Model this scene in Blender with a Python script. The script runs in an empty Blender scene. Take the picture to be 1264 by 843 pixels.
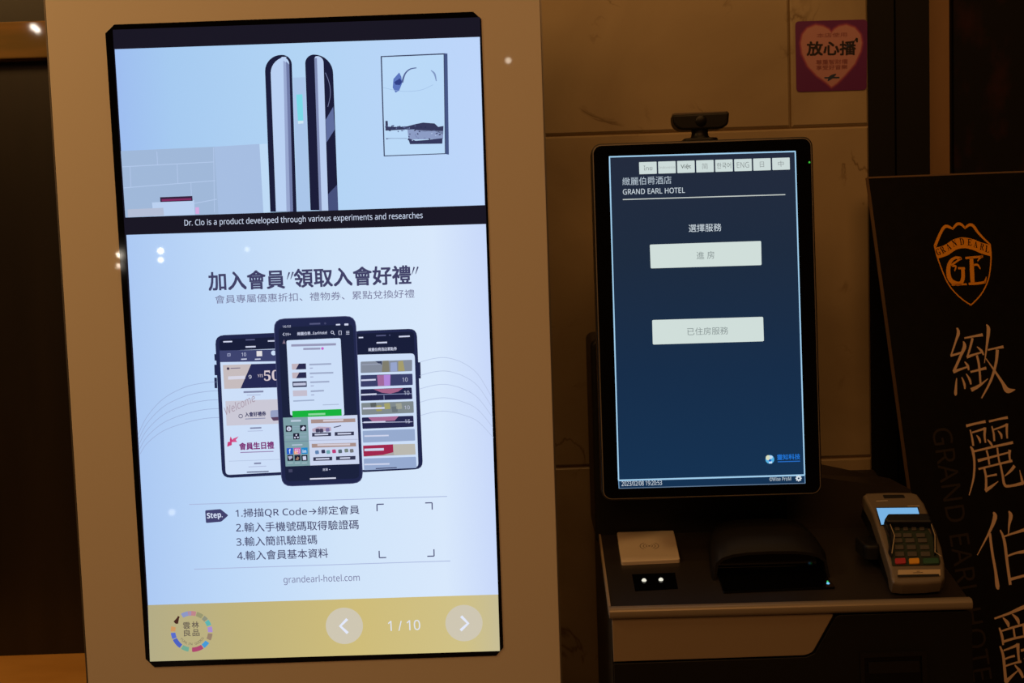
import bpy, math, random
from mathutils import Vector, Matrix
R = math.radians
random.seed(4)
scene = bpy.context.scene
COL = scene.collection

# ------------------------------------------------------------------ camera
IW, IH, FPX = 1264.0, 843.0, 1404.0
PITCH, ROLL = 0.07537, -0.03341
CAM = Vector((0, 0, 1.45))
_r0 = Vector((1, 0, 0)); FW = Vector((0, math.cos(PITCH), -math.sin(PITCH))); _u0 = _r0.cross(FW)
RT = math.cos(ROLL) * _r0 + math.sin(ROLL) * _u0
UPV = -math.sin(ROLL) * _r0 + math.cos(ROLL) * _u0
cd = bpy.data.cameras.new('camera'); cam = bpy.data.objects.new('camera', cd); COL.objects.link(cam)
cd.sensor_width = 36.0; cd.lens = FPX * 36.0 / IW; cd.clip_start = 0.02
cd.dof.use_dof = True; cd.dof.focus_distance = 1.66; cd.dof.aperture_fstop = 8.0
cam.matrix_world = Matrix(((RT.x, UPV.x, -FW.x, 0), (RT.y, UPV.y, -FW.y, 0), (RT.z, UPV.z, -FW.z, CAM.z), (0, 0, 0, 1)))
scene.camera = cam

# ------------------------------------------------------------------ exposure, world, lights
vs = scene.view_settings
vs.view_transform = 'Standard'; vs.look = 'None'; vs.gamma = 1.0; vs.exposure = 0.0; vs.use_curve_mapping = False
W = bpy.data.worlds.new('lobby_air'); scene.world = W; W.use_nodes = True
W.node_tree.nodes['Background'].inputs[0].default_value = (0.100, 0.044, 0.0155, 1)
W.node_tree.nodes['Background'].inputs[1].default_value = 0.11


def area(name, loc, target, size, power, col):
    l = bpy.data.lights.new(name, 'AREA'); l.shape = 'RECTANGLE'; l.size, l.size_y = size; l.energy = power; l.color = col
    o = bpy.data.objects.new(name, l); COL.objects.link(o); o.location = loc
    o.rotation_euler = (Vector(target) - Vector(loc)).to_track_quat('-Z', 'Y').to_euler()
    return o


WARM = (1.0, 0.465, 0.15)
area('ceiling_light', (-0.4, -1.3, 3.5), (-0.4, 1.7, 1.3), (3.2, 1.4), 36, WARM)
area('wall_washer', (0.35, 1.45, 2.75), (0.35, 2.0, 1.75), (1.3, 0.2), 2.1, (1.0, 0.54, 0.18))
area('desk_fill', (-1.5, 1.0, 2.6), (-1.35, 2.0, 0.7), (0.4, 0.4), 10, (1.0, 0.58, 0.2))  # unseen fill, added to brighten the wood below the left panelling



def lobby_lamp(px, py, plane_y, dist, power, radius=0.016):
    """a small lamp deep in the lobby behind the camera, seen as a glint in the glass"""
    d = FW + (px - 632) / FPX * RT - (py - 421.5) / FPX * UPV
    hit = CAM + d * (plane_y / d.y); r = Vector((d.x, -d.y, d.z)).normalized()
    l = bpy.data.lights.new('lobby_lamp', 'POINT'); l.energy = power; l.color = (1.0, 0.9, 0.75); l.shadow_soft_size = radius
    o = bpy.data.objects.new('lobby_lamp', l); COL.objects.link(o); o.location = hit + r * dist


for _p in ((139, 315, 1.65, 6.0, .5), (138, 328, 1.65, 6.2, .22), (190, 310, 1.65, 6.4, .8), (190, 321, 1.65, 6.6, .45), (620, 75, 1.65, 5.0, .12), (205, 633, 1.65, 4.0, .06), (297, 308, 1.65, 6.4, .08), (41, 33, 2.09, 6.0, .6), (46, 37, 2.09, 6.0, .6)): lobby_lamp(*_p)

# ------------------------------------------------------------------ materials
_mc = {}


def lin(c):
    return tuple((x / 255 / 12.92) if x <= 10.3 else ((x / 255 + .055) / 1.055) ** 2.4 for x in c) + (1.0,)


def mat(name, c, rough=0.5, spec=0.5, metal=0.0, coat=0.0):
    if name in _mc: return _mc[name]
    m = bpy.data.materials.new(name); m.use_nodes = True
    b = m.node_tree.nodes['Principled BSDF']
    b.inputs['Base Color'].default_value = lin(c); b.inputs['Roughness'].default_value = rough
    b.inputs['Specular IOR Level'].default_value = spec; b.inputs['Metallic'].default_value = metal
    b.inputs['Coat Weight'].default_value = coat; b.inputs['Coat Roughness'].default_value = 0.04
    _mc[name] = m
    return m


def noisy(name, c1, c2, scale=(8, 8, 8), detail=5, rough=0.5, spec=0.4, bump=0.0, lo=0.35, hi=0.65, metal=0.0, dist=0.0):
    if name in _mc: return _mc[name]
    m = mat(name, c1, rough, spec, metal); nt = m.node_tree; b = nt.nodes['Principled BSDF']
    tc = nt.nodes.new('ShaderNodeTexCoord'); mp = nt.nodes.new('ShaderNodeMapping'); mp.inputs['Scale'].default_value = scale
    n = nt.nodes.new('ShaderNodeTexNoise'); n.inputs['Scale'].default_value = 1.0; n.inputs['Detail'].default_value = detail
    n.inputs['Distortion'].default_value = dist
    cr = nt.nodes.new('ShaderNodeValToRGB'); cr.color_ramp.elements[0].position = lo; cr.color_ramp.elements[1].position = hi
    cr.color_ramp.elements[0].color = lin(c1); cr.color_ramp.elements[1].color = lin(c2)
    nt.links.new(tc.outputs['Object'], mp.inputs[0]); nt.links.new(mp.outputs[0], n.inputs['Vector'])
    nt.links.new(n.outputs['Fac'], cr.inputs[0]); nt.links.new(cr.outputs[0], b.inputs['Base Color'])
    if bump:
        bp = nt.nodes.new('ShaderNodeBump'); bp.inputs['Strength'].default_value = bump; bp.inputs['Distance'].default_value = 0.002
        nt.links.new(n.outputs['Fac'], bp.inputs['Height']); nt.links.new(bp.outputs[0], b.inputs['Normal'])
    return m


def E(*c):
    """a lit pixel colour behind the display glass"""
    k = 'lit_%d_%d_%d' % c
    if k in _mc: return _mc[k]
    m = mat(k, (4, 4, 4), 0.02, 0.4); b = m.node_tree.nodes['Principled BSDF']
    b.inputs['Emission Color'].default_value = lin(c); b.inputs['Emission Strength'].default_value = 1.0
    return m


def E_ramp(name, axis, stops):
    """a lit display area whose colours run along one axis"""
    if name in _mc: return _mc[name]
    m = mat(name, (4, 4, 4), 0.02, 0.4); nt = m.node_tree; b = nt.nodes['Principled BSDF']
    tc = nt.nodes.new('ShaderNodeTexCoord'); sp = nt.nodes.new('ShaderNodeSeparateXYZ'); cr = nt.nodes.new('ShaderNodeValToRGB')
    els = cr.color_ramp.elements
    while len(els) < len(stops): els.new(0.5)
    for e, (p, c) in zip(els, stops): e.position = p; e.color = lin(c)
    nt.links.new(tc.outputs['Generated'], sp.inputs[0]); nt.links.new(sp.outputs[axis], cr.inputs[0])
    nt.links.new(cr.outputs[0], b.inputs['Emission Color']); b.inputs['Emission Strength'].default_value = 1.0
    return m


def marble():
    m = mat('marble', (200, 170, 120), 0.32, 0.4); nt = m.node_tree; b = nt.nodes['Principled BSDF']; L = nt.links
    tc = nt.nodes.new('ShaderNodeTexCoord')
    n1 = nt.nodes.new('ShaderNodeTexNoise'); n1.inputs['Scale'].default_value = 3.0; n1.inputs['Detail'].default_value = 7; n1.inputs['Distortion'].default_value = 0.6
    r1 = nt.nodes.new('ShaderNodeValToRGB'); r1.color_ramp.elements[0].position = .3; r1.color_ramp.elements[1].position = .7
    r1.color_ramp.elements[0].color = lin((150, 132, 104)); r1.color_ramp.elements[1].color = lin((184, 165, 132))
    n2 = nt.nodes.new('ShaderNodeTexNoise'); n2.inputs['Scale'].default_value = 5.0; n2.inputs['Detail'].default_value = 6; n2.inputs['Distortion'].default_value = 1.4
    r2 = nt.nodes.new('ShaderNodeValToRGB'); e = r2.color_ramp.elements
    e[0].position = .485; e[0].color = (1, 1, 1, 1); e[1].position = .515; e[1].color = (1, 1, 1, 1)
    x = e.new(.5); x.color = (.5, .44, .36, 1)
    n3 = nt.nodes.new('ShaderNodeTexNoise'); n3.inputs['Scale'].default_value = 7.0; n3.inputs['Detail'].default_value = 2
    r3 = nt.nodes.new('ShaderNodeValToRGB'); r3.color_ramp.elements[0].position = .54; r3.color_ramp.elements[1].position = .62
    mx = nt.nodes.new('ShaderNodeMix'); mx.data_type = 'RGBA'; mx.blend_type = 'MULTIPLY'
    for n in (n1, n2, n3): L.new(tc.outputs['Object'], n.inputs['Vector'])
    L.new(n1.outputs['Fac'], r1.inputs[0]); L.new(n2.outputs['Fac'], r2.inputs[0]); L.new(n3.outputs['Fac'], r3.inputs[0])
    L.new(r3.outputs[0], mx.inputs['Factor']); L.new(r1.outputs[0], mx.inputs['A']); L.new(r2.outputs[0], mx.inputs['B'])
    L.new(mx.outputs['Result'], b.inputs['Base Color'])
    return m


# ------------------------------------------------------------------ geometry helpers
def ray(px, py):
    return FW + (px - 632) / FPX * RT - (py - 421.5) / FPX * UPV


def on_y(px, py, Y):
    d = ray(px, py)
    return CAM + d * ((Y - CAM.y) / d.y)


def frame(o, x, u):
    x = Vector(x).normalized(); u = Vector(u).normalized(); n = x.cross(u)
    return Matrix(((x.x, u.x, n.x, o[0]), (x.y, u.y, n.y, o[1]), (x.z, u.z, n.z, o[2]), (0, 0, 0, 1)))


def UPRIGHT(x=0, y=0, z=0): return frame((x, y, z), (1, 0, 0), (0, 0, 1))      # u -> x, v -> z, h -> towards -y
def FLAT(x=0, y=0, z=0): return Matrix.Translation((x, y, z))
def SIDE(x=0, y=0, z=0): return frame((x, y, z), (0, 1, 0), (0, 0, 1))        # u -> y, v -> z, h -> +x


def rrect(x0, x1, y0, y1, r=0.0, n=6):
    if r <= 0: return [(x0, y0), (x1, y0), (x1, y1), (x0, y1)]
    o = []
    for cx, cy, a in ((x1 - r, y0 + r, -90), (x1 - r, y1 - r, 0), (x0 + r, y1 - r, 90), (x0 + r, y0 + r, 180)):
        for i in range(n + 1):
            t = R(a + 90 * i / n); o.append((cx + r * math.cos(t), cy + r * math.sin(t)))
    return o


def rounded(pts, r, n=4):
    """round the corners of a polygon; r a number or one per corner"""
    o = []; N = len(pts)
    for i in range(N):
        p = Vector(pts[i]); a = Vector(pts[i - 1]) - p; b = Vector(pts[(i + 1) % N]) - p
        rr = r[i] if isinstance(r, (list, tuple)) else r
        rr = min(rr, a.length * .49, b.length * .49)
        if rr <= 1e-6: o.append(tuple(p)); continue
        A = p + a.normalized() * rr; B = p + b.normalized() * rr
        for k in range(n + 1):
            t = k / n; q = A * (1 - t) ** 2 + p * 2 * t * (1 - t) + B * t * t; o.append((q.x, q.y))
    return o


def area2(p): return sum(p[i - 1][0] * p[i][1] - p[i][0] * p[i - 1][1] for i in range(len(p))) / 2
def ccw(p): return p if area2(p) > 0 else p[::-1]


def inset(p, d):
    o = []; N = len(p)
    for i in range(N):
        a = Vector(p[i]) - Vector(p[i - 1]); b = Vector(p[(i + 1) % N]) - Vector(p[i])
        if a.length < 1e-9: a = b
        if b.length < 1e-9: b = a
        na = Vector((-a.y, a.x)).normalized(); nb = Vector((-b.y, b.x)).normalized(); n = na + nb
        n = n / max(.35, n.length_squared / 2) if n.length > 1e-6 else na
        o.append((p[i][0] + n.x * d, p[i][1] + n.y * d))
    return o


def smooth(pts, k=5):
    """Catmull-Rom through points of any dimension"""
    if len(pts) < 3: return [tuple(p) for p in pts]
    P = [pts[0]] + list(pts) + [pts[-1]]; o = []
    for i in range(1, len(P) - 2):
        for j in range(k):
            t = j / k
            o.append(tuple(.5 * (2 * b + (c - a) * t + (2 * a - 5 * b + 4 * c - d) * t * t + (3 * b - a - 3 * c + d) * t ** 3)
                           for a, b, c, d in zip(P[i - 1], P[i], P[i + 1], P[i + 2])))
    o.append(tuple(pts[-1])); return o


_tc = {}


def glyphs(s, bold=0.0, shear=0.0):
    k = (s, bold, shear)
    if k not in _tc:
        c = bpy.data.curves.new('t', 'FONT'); c.body = s; c.resolution_u = 3; c.offset = bold; c.shear = shear
        o = bpy.data.objects.new('t', c); COL.objects.link(o)
        dg = bpy.context.evaluated_depsgraph_get(); dg.update()
        me = bpy.data.meshes.new_from_object(o.evaluated_get(dg))
        _tc[k] = ([(v.co.x, v.co.y) for v in me.vertices], [tuple(p.vertices) for p in me.polygons])
        bpy.data.objects.remove(o); bpy.data.curves.remove(c); bpy.data.meshes.remove(me)
    return _tc[k]


STEP = 0.00012
_UP, _LO, _DI = (0x1D5A0, 0x1D5D4, 0x1D400), (0x1D5BA, 0x1D5EE, 0x1D41A), (0x1D7E2, 0x1D7EC, 0x1D7CE)


def ltr(st, style=0):
    """plain latin letters drawn in a sans (0), bold sans (1) or bold serif (2) face"""
    return ''.join(chr(_UP[style] + ord(c) - 65) if 'A' <= c <= 'Z' else chr(_LO[style] + ord(c) - 97) if 'a' <= c <= 'z' else chr(_DI[style] + ord(c) - 48) if '0' <= c <= '9' else c for c in st)




class MB:
    def __init__(s, sheet=None):
        s.v = []; s.f = []; s.mi = []; s.sm = []; s.mats = []; s.S = sheet

    def _m(s, m):
        if m not in s.mats: s.mats.append(m)
        return s.mats.index(m)

    def add(s, V, F, m, M=None, sm=False):
        b = len(s.v); i = s._m(m)
        s.v += [tuple(M @ Vector(v)) if M is not None else tuple(v) for v in V]
        for f in F: s.f.append([b + x for x in f]); s.mi.append(i); s.sm.append(sm)

    # solids -------------------------------------------------------
    def slab(s, pts, h0, h1, m, bev=0.0, seg=3, M=None, capm=None, back=True, sm=False):
        p = ccw(pts); N = len(p); rings = [(p, h0)]
        if bev:
            for i in range(seg + 1):
                a = i / seg * math.pi / 2; rings.append((inset(p, bev * (1 - math.cos(a))), h1 - bev + bev * math.sin(a)))
        else: rings.append((p, h1))
        V = []; F = []
        for q, h in rings: V += [(x, y, h) for x, y in q]
        for k in range(len(rings) - 1):
            for i in range(N):
                j = (i + 1) % N; F.append((k * N + i, k * N + j, (k + 1) * N + j, (k + 1) * N + i))
        s.add(V, F, m, M, sm)
        q, h = rings[-1]; s.add([(x, y, h) for x, y in q], [tuple(range(N))], capm or m, M)
        if back: s.add([(x, y, h0) for x, y in p], [tuple(range(N - 1, -1, -1))], m, M)

    def ring(s, outer, inner, h0, h1, m, M=None):
        """frame between two outlines with the same number of points"""
        N = len(outer); V = [(x, y, h) for h in (h0, h1) for q in (outer, inner) for x, y in q]; F = []
        for i in range(N):
            j = (i + 1) % N
            F += [(2 * N + i, 2 * N + j, 3 * N + j, 3 * N + i), (i, j, 2 * N + j, 2 * N + i), (N + j, N + i, 3 * N + i, 3 * N + j), (j, i, N + i, N + j)]
        s.add(V, F, m, M)

    def box(s, x0, x1, y0, y1, z0, z1, m, bev=0.0, M=None):
        s.slab([(x0, y0), (x1, y0), (x1, y1), (x0, y1)], z0, z1, m, bev, M=M)

    def lathe(s, prof, m, n=24, M=None):
        V = [(r * math.cos(2 * math.pi * i / n), r * math.sin(2 * math.pi * i / n), z) for r, z in prof for i in range(n)]
        F = [(k * n + i, k * n + (i + 1) % n, (k + 1) * n + (i + 1) % n, (k + 1) * n + i) for k in range(len(prof) - 1) for i in range(n)]
        s.add(V, F, m, M, True)

    # flat marks on a sheet, given in photo pixels ----------------------
    def P(s, pts): return s.S.P(pts)

    def poly(s, pts, m, L=1, r=0):
        p = ccw(s.P(pts))
        if r: p = ccw(rounded(p, r * s.S.s))
        s.add([(x, y, L * STEP) for x, y in p], [tuple(range(len(p)))], m, s.S.Ml)

    def raised(s, pts, m, h0, h1, r=0, bev=0.0, capm=None, seg=2):
        p = ccw(s.P(pts))
        if r: p = ccw(rounded(p, [q * s.S.s for q in r] if isinstance(r, (list, tuple)) else r * s.S.s))
        s.slab(p, h0, h1, m, bev, seg, s.S.Ml, capm)

    def disc(s, x, y, r, m, L=1, n=32, a0=0, a1=360):
        c = s.S.loc(x, y); rr = r * s.S.s; full = a1 - a0 >= 360
        pts = [(c[0] + rr * math.cos(R(a0 + (a1 - a0) * i / n)), c[1] + rr * math.sin(R(a0 + (a1 - a0) * i / n))) for i in range(n + (0 if full else 1))]
        s.add([(u, v, L * STEP) for u, v in pts], [tuple(range(len(pts)))], m, s.S.Ml)

    def stroke(s, pts, m, L=1, w=None, k=5, sm=True):
        """a brush or pen line; points (x, y[, width]) in pixels"""
        q = [(p[0], p[1], p[2] if len(p) > 2 else w) for p in pts]
        if sm: q = smooth(q, k)
        P2 = [(Vector(s.S.loc(x, y)), ww * s.S.s / 2) for x, y, ww in q]; V = []
        for i, (p, ww) in enumerate(P2):
            a = P2[max(0, i - 1)][0]; b = P2[min(len(P2) - 1, i + 1)][0]; d = (b - a)
            d = d.normalized() if d.length > 1e-9 else Vector((1, 0)); n = Vector((-d.y, d.x))
            V += [(p.x - n.x * ww, p.y - n.y * ww, L * STEP), (p.x + n.x * ww, p.y + n.y * ww, L * STEP)]
        s.add(V, [(2 * i, 2 * i + 2, 2 * i + 3, 2 * i + 1) for i in range(len(P2) - 1)], m, s.S.Ml)

    def text(s, st, p0, p1, h, m, L=1, bold=0.0, shear=0.0, face=0):
        """letters whose box runs from pixel p0 to pixel p1 along its foot, h pixels tall"""
        V, F = glyphs(ltr(st, face) if 'Vi' not in st else st, 0.0, shear)
        if not V: return
        x0 = min(v[0] for v in V); x1 = max(v[0] for v in V); y0 = min(v[1] for v in V); y1 = max(v[1] for v in V)
        a = Vector(s.S.loc(*p0)); d = Vector(s.S.loc(*p1)) - a; n = Vector((-d.y, d.x)).normalized()
        kx = 1 / (x1 - x0); ky = (h * s.S.s) / (y1 - y0)
        e = max(0.0, bold) * ky
        for i, (ex, ey) in enumerate(((-e, -e), (e, -e), (e, e), (-e, e)) if e else ((0, 0),)):
            O = []
            for x, y in V:
                p = a + d * ((x - x0) * kx) + n * ((y - y0) * ky); O.append((p.x + ex, p.y + ey, (L + .06 * i) * STEP))
            s.add(O, F, m, s.S.Ml)

    def build(s, name, parent=None, **props):
        me = bpy.data.meshes.new(name); me.from_pydata(s.v, [], s.f)
        for m in s.mats: me.materials.append(m)
        for p, i, sm in zip(me.polygons, s.mi, s.sm): p.material_index = i; p.use_smooth = sm
        o = bpy.data.objects.new(name, me); COL.objects.link(o)
        if parent is not None: o.parent = parent
        for k, v in props.items(): o[k] = v
        return o


class Sheet:
    """a real plane in the place; turns a photo pixel into plane coordinates"""
    def __init__(s, root, Mw, at):
        s.Mw = Mw; s.Mi = Mw.inverted(); s.Ml = (root.matrix_basis.inverted() @ Mw) if root is not None else Mw
        s.n = Mw.to_3x3() @ Vector((0, 0, 1)); s.o = Mw.translation
        a = Vector(s.loc(at[0] - 20, at[1])); b = Vector(s.loc(at[0] + 20, at[1])); s.s = (b - a).length / 40

    def loc(s, px, py):
        d = ray(px, py); t = (s.o - CAM).dot(s.n) / d.dot(s.n); q = s.Mi @ (CAM + d * t)
        return (q.x, q.y)

    def P(s, pts): return [s.loc(*p[:2]) for p in pts]


def thing(name, label, cat, loc=(0, 0, 0), rz=0.0, group=None):
    o = bpy.data.objects.new(name, None); COL.objects.link(o); o.empty_display_size = 0.1
    o.location = loc; o.rotation_euler = (0, 0, rz); o['label'] = label; o['category'] = cat
    o.matrix_basis = Matrix.Translation(loc) @ Matrix.Rotation(rz, 4, 'Z')
    if group: o['group'] = group
    return o


def sub(s, ox, oy, k):
    return [tuple([ox + p[0] / k, oy + p[1] / k] + [w / k for w in p[2:]]) for p in s]


# ------------------------------------------------------------------ the setting
ST = dict(kind='structure')
MARBLE = marble()
DARKPANEL = noisy('dark_wood_panel', (30, 24, 18), (40, 32, 24), (14, 14, 1.5), 4, 0.35, 0.4)
RAILWOOD = noisy('rail_wood', (120, 100, 62), (146, 112, 68), (4, 10, 30), 5, 0.03, 0.5)
DESKWOOD = noisy('desk_wood', (205, 150, 75), (225, 172, 92), (4, 10, 30), 5, 0.35, 0.4)
JAMB = mat('dark_bronze_jamb', (15, 13, 11), 0.5, 0.25)
REVEAL = noisy('reveal_wood', (150, 118, 84), (164, 130, 92), (12, 12, 3), 4, 0.45, 0.4)
WY = 2.0

b = MB(); b.box(-3.2, 2.6, -4.0, 2.6, -0.05, 0, noisy('floor_stone', (120, 104, 84), (138, 120, 98), (2, 2, 2), 6, 0.25, 0.5)); b.build('floor', **ST)

# marble cladding: slabs with open V joints, one wall
xl = -0.72; xr = on_y(1072, 120, WY).x
zj1 = on_y(820, 163, WY).z; zj2 = on_y(712, 576, WY).z; xj = on_y(975.5, 80, WY).x; g = 0.0012
b = MB()
b.box(xl, xr, WY + 0.0035, WY + 0.1, 0, 2.8, mat('joint_mortar', (120, 98, 68), 0.9, 0.1))
for x0, x1, z0, z1 in ((xl, xj - g, zj1 + g, 2.8), (xj + g, xr, zj1 + g, 2.8), (xl, xr, zj2 + g, zj1 - g), (xl, xr, zj2 - 0.585, zj2 - g), (xl, xr, 0.0, zj2 - 0.59)):
    b.slab(rrect(x0, x1, z0, z1), 0, 0.018, MARBLE, 0.0035, 1, UPRIGHT(0, WY + 0.018, 0))
b.build('wall_back', **ST)

# left recess behind the display: dark panelling, wood rail, pale wood below
YL = 2.12
xa, xb = -2.4, -0.722
zr0 = on_y(25, 72, YL - .03).z; zr1 = on_y(25, 26, YL - .03).z; zw = on_y(50, 808, YL).z
b = MB(); b.box(xa, xb, YL, YL + 0.08, zw - 0.05, 2.8, DARKPANEL); b.build('wall_left', **ST)
b = MB(); b.slab(rrect(xa, xb, zr0, zr1), 0, 0.03, RAILWOOD, 0.003, 2, UPRIGHT(0, YL, 0)); b.build('trim_1', **ST)
b = MB(); b.slab(rrect(xa, xb, 0, zw), 0, 0.32, DESKWOOD, 0.004, 2, UPRIGHT(0, YL, 0)); b.build('trim_2', **ST)

# doorway on the right: stepped dark jamb, wood reveal, dark patterned wall beyond
x1 = on_y(1105, 120, WY).x; x2 = on_y(1145.5, 120, WY + .02).x
b = MB()
b.box(xr + 0.0005, x1, WY + 0.004, WY + 0.14, 0, 2.8, JAMB, 0.002)
b.box(x1, x1 + 0.006, WY + 0.024, WY + 0.14, 0, 2.8, mat('jamb_shadow_gap', (12, 10, 9), 0.7, 0.2))
b.box(x1 + 0.006, x2, WY + 0.012, WY + 0.14, 0, 2.8, JAMB, 0.002)
b.build('door_1', **ST)
YR = WY + 0.14
x3 = on_y(1172, 120, YR).x
b = MB(); b.box(x2 - 0.01, x3, YR, YR + 0.05, 0, 2.8, REVEAL); b.build('trim_3', **ST)
b = MB(); b.box(x3, x3 + 0.012, YR + 0.02, YR + 0.05, 0, 2.8, mat('jamb_shadow_gap', (12, 10, 9)))
PAPER = noisy('patterned_hanging', (13, 11, 10), (46, 20, 18), (22, 22, 12), 5, 0.7, 0.25, 0.0, 0.52, 0.74)
b.box(x3 + 0.012, 2.3, YR + 0.01, YR + 0.05, 0, 2.8, PAPER); b.build('wall_right', **ST)

# ------------------------------------------------------------------ upright advertising display
KX, KY, KYAW = -0.29435, 1.65, -0.00346
kio = thing('advertising_display', 'tall cream upright advertising totem with a large lit portrait screen', 'display', (KX, KY, 0), KYAW)
WHITE = mat('cream_glass_front', (222, 214, 206), 0.02, 0.5)
SHELL = mat('cream_shell', (190, 184, 176), 0.4, 0.4)
RIM = mat('brushed_rim', (150, 142, 130), 0.3, 0.5, 0.8)
SEAM = mat('seam_rubber', (40, 34, 28), 0.6, 0.3)
BLACKGLASS = mat('black_glass', (7, 7, 9), 0.05, 0.5)
U0, U1, ZB, ZT = -0.3551, 0.3520, 0.06, 1.98
b = MB(); b.slab(rrect(U0 + .001, U1 - .001, ZB, ZT, 0.004), -0.06, -0.008, SHELL, 0.0, M=UPRIGHT()); b.build('housing', kio)
b = MB(); b.slab(rrect(U0 + .0018, U1 - .0018, ZB, ZT, 0.003), -0.0075, 0, WHITE, 0.0012, 3, UPRIGHT()); b.build('front_panel', kio)
b = MB()
for a0, a1 in ((U0 - .0004, U0 + .0014), (U1 - .0014, U1 + .0006)):
    b.box(a0, a1, 0.007, 0.010, ZB, ZT, SEAM)
    b.box(a0, a1, 0.0005, 0.0068, ZB, ZT, RIM)
b.build('edge_strip', kio, label='thin metal strip along each side of the front')
b = MB(); b.slab(rrect(-.36, .36, -.12, .16, .02), 0, 0.012, mat('black_steel', (28, 28, 28), .4), .003); b.box(-.30, .30, 0.005, 0.055, 0.012, 0.06, mat('black_steel', (28, 28, 28), .4)); b.build('base_plate', kio)

KS = Sheet(kio, frame((KX, KY, 0), (math.cos(KYAW), math.sin(KYAW), 0), (0, 0, 1)), (380, 420))
b = MB(KS)
oc = [(130.2, 41), (141, 30.4), (584, 14.6), (594, 23.5), (621.3, 799), (612.5, 809), (190.5, 823), (180, 813)]
b.raised(oc, mat('bezel_plastic', (9, 9, 11), 0.3, 0.4), 0.0002, 0.0012, 0, 0.0004, BLACKGLASS); b.build('screen_bezel', kio, label='black screen surround with cut corners')
for_ = KS.Ml.copy(); KS.Ml = KS.Ml @ Matrix.Translation((0, 0, 0.0013))
NAVY = E(25, 23, 36); SLIDE = E_ramp('slide_falloff', 0, [(0, (172, 201, 243)), (.22, (188, 215, 248)), (.55, (208, 228, 250)), (.85, (216, 232, 252)), (1, (200, 216, 250))])  # uneven panel brightness, bluer at the left, painted into the slide's emission
b = MB(KS); b.poly([(139.5, 37), (592.5, 21.5), (617, 803), (185.5, 816)], NAVY, 0); scr = b.build('screen', kio)
b = MB(KS); b.poly([(156.4, 290), (599.8, 276.5), (615, 733.5), (183, 746.5)], SLIDE, 1); b.build('slide_picture', scr)

# -- video still at the top
VID = E_ramp('video_wall', 0, [(0, (158, 190, 240)), (.15, (166, 202, 241)), (.5, (178, 212, 244)), (1, (190, 214, 251))])  # the panel's uneven brightness is painted into the video wall too
b = MB(KS); b.poly([(142, 61), (592.3, 45.8), (598.6, 253.2), (155.2, 268.5)], VID, 1)
b.poly([(149.6, 186.5), (265, 181.2), (270, 264.5), (155.2, 268.5)], E(160, 184, 217), 2)
b.poly([(265, 181.2), (320.5, 177.8), (325.5, 262.7), (270, 264.5)], E(166, 190, 226), 2)
b.poly([(320.5, 178), (330, 177.5), (334, 262.4), (325.5, 262.7)], E(190, 218, 246), 2)
for y0, y1, xa_, xb_ in ((206, 200, 151, 264), (232, 223, 153, 266), (252, 246, 235, 268)): b.stroke([(xa_, y0), (xb_, y1)], E(178, 200, 234), 3, 1.0, sm=False)
for xx, ya, yb in ((161, 206, 231), (219, 203, 227), (194, 187, 204), (236, 226, 246), (264, 182, 262)): b.stroke([(xx, ya), (xx + 1, yb)], E(176, 197, 232), 3, 0.9, sm=False)
b.poly([(188, 250), (240, 247), (241, 265), (190, 267)], E(186, 208, 240), 3)
b.poly([(158, 258.5), (202, 256.5), (203, 266), (158.5, 268)], E(180, 190, 214), 4)
b.poly([(198, 243.5), (237.8, 242), (238.2, 248), (198.4, 249.5)], E(52, 34, 64), 4); b.poly([(200, 246), (236.5, 244.6), (236.8, 247), (200.2, 248.6)], E(128, 46, 96), 5)
b.poly([(241.5, 256), (246, 255.8), (246.3, 264), (241.8, 264.2)], E(214, 170, 224), 4)
DK = E(27, 29, 58)


def pill(b, xl_, xr_, yt, sl, xbl, xbr, yb, r, m, L):
    pts = [(xbl, yb)] + [(xl_, yt + r)]
    cx = xl_ + r
    for i in range(1, 9):
        a = math.pi - math.pi / 2 * i / 8; pts.append((xl_ + r + r * math.cos(a), yt + r - r * math.sin(a)))
    r2 = sl
    for i in range(0, 9):
        a = math.pi / 2 - math.pi / 2 * i / 8; pts.append((xr_ - r2 + r2 * math.cos(a), yt + r2 - r2 * math.sin(a)))
    pts.append((xbr, yb)); b.poly(pts, m, L)


GREYBODY = E_ramp('device_side', 0, [(0, (150, 160, 196)), (1, (190, 206, 240))])
pill(b, 327.5, 360.5, 68, 12, 334, 366.5, 261.5, 20, DK, 4)
pill(b, 334.5, 357.3, 70.5, 9, 341, 362, 261, 20, E(186, 209, 243), 5)
b.poly([(350, 75), (357.4, 80), (362, 261), (354, 261.2)], E(152, 168, 208), 6); b.poly([(353.5, 76), (357.4, 80), (362, 261), (358.5, 261.2)], E(112, 124, 168), 7)
b.poly([(362, 96), (377, 95.5), (383, 260.3), (367, 261)], E(170, 198, 234), 3)
b.poly([(366, 117), (373.5, 116.5), (374.7, 149), (368, 149.5)], E(124, 216, 230), 4); b.poly([(368, 149.5), (374.7, 149), (374.8, 152.5), (368.2, 153)], E(206, 228, 244), 4)
pill(b, 377, 411.5, 67.5, 24, 383.5, 417.8, 259.5, 11, DK, 4)
pill(b, 388.5, 399.6, 69.5, 8, 394.5, 405.5, 260, 3, E(186, 206, 240), 5)
b.poly([(388.3, 72), (391.5, 72), (397.5, 260), (394.5, 260)], E(128, 140, 180), 6)
b.poly([(402.3, 148), (411.6, 132), (413.4, 160), (403.3, 176)], E(96, 110, 158), 5); b.poly([(405, 240), (416.5, 228), (417.8, 259.5), (405.5, 260)], E(70, 80, 124), 5)
b.stroke([(402, 90), (407, 104), (408, 118), (405, 132)], E(120, 128, 168), 6, 0.7)
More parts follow.
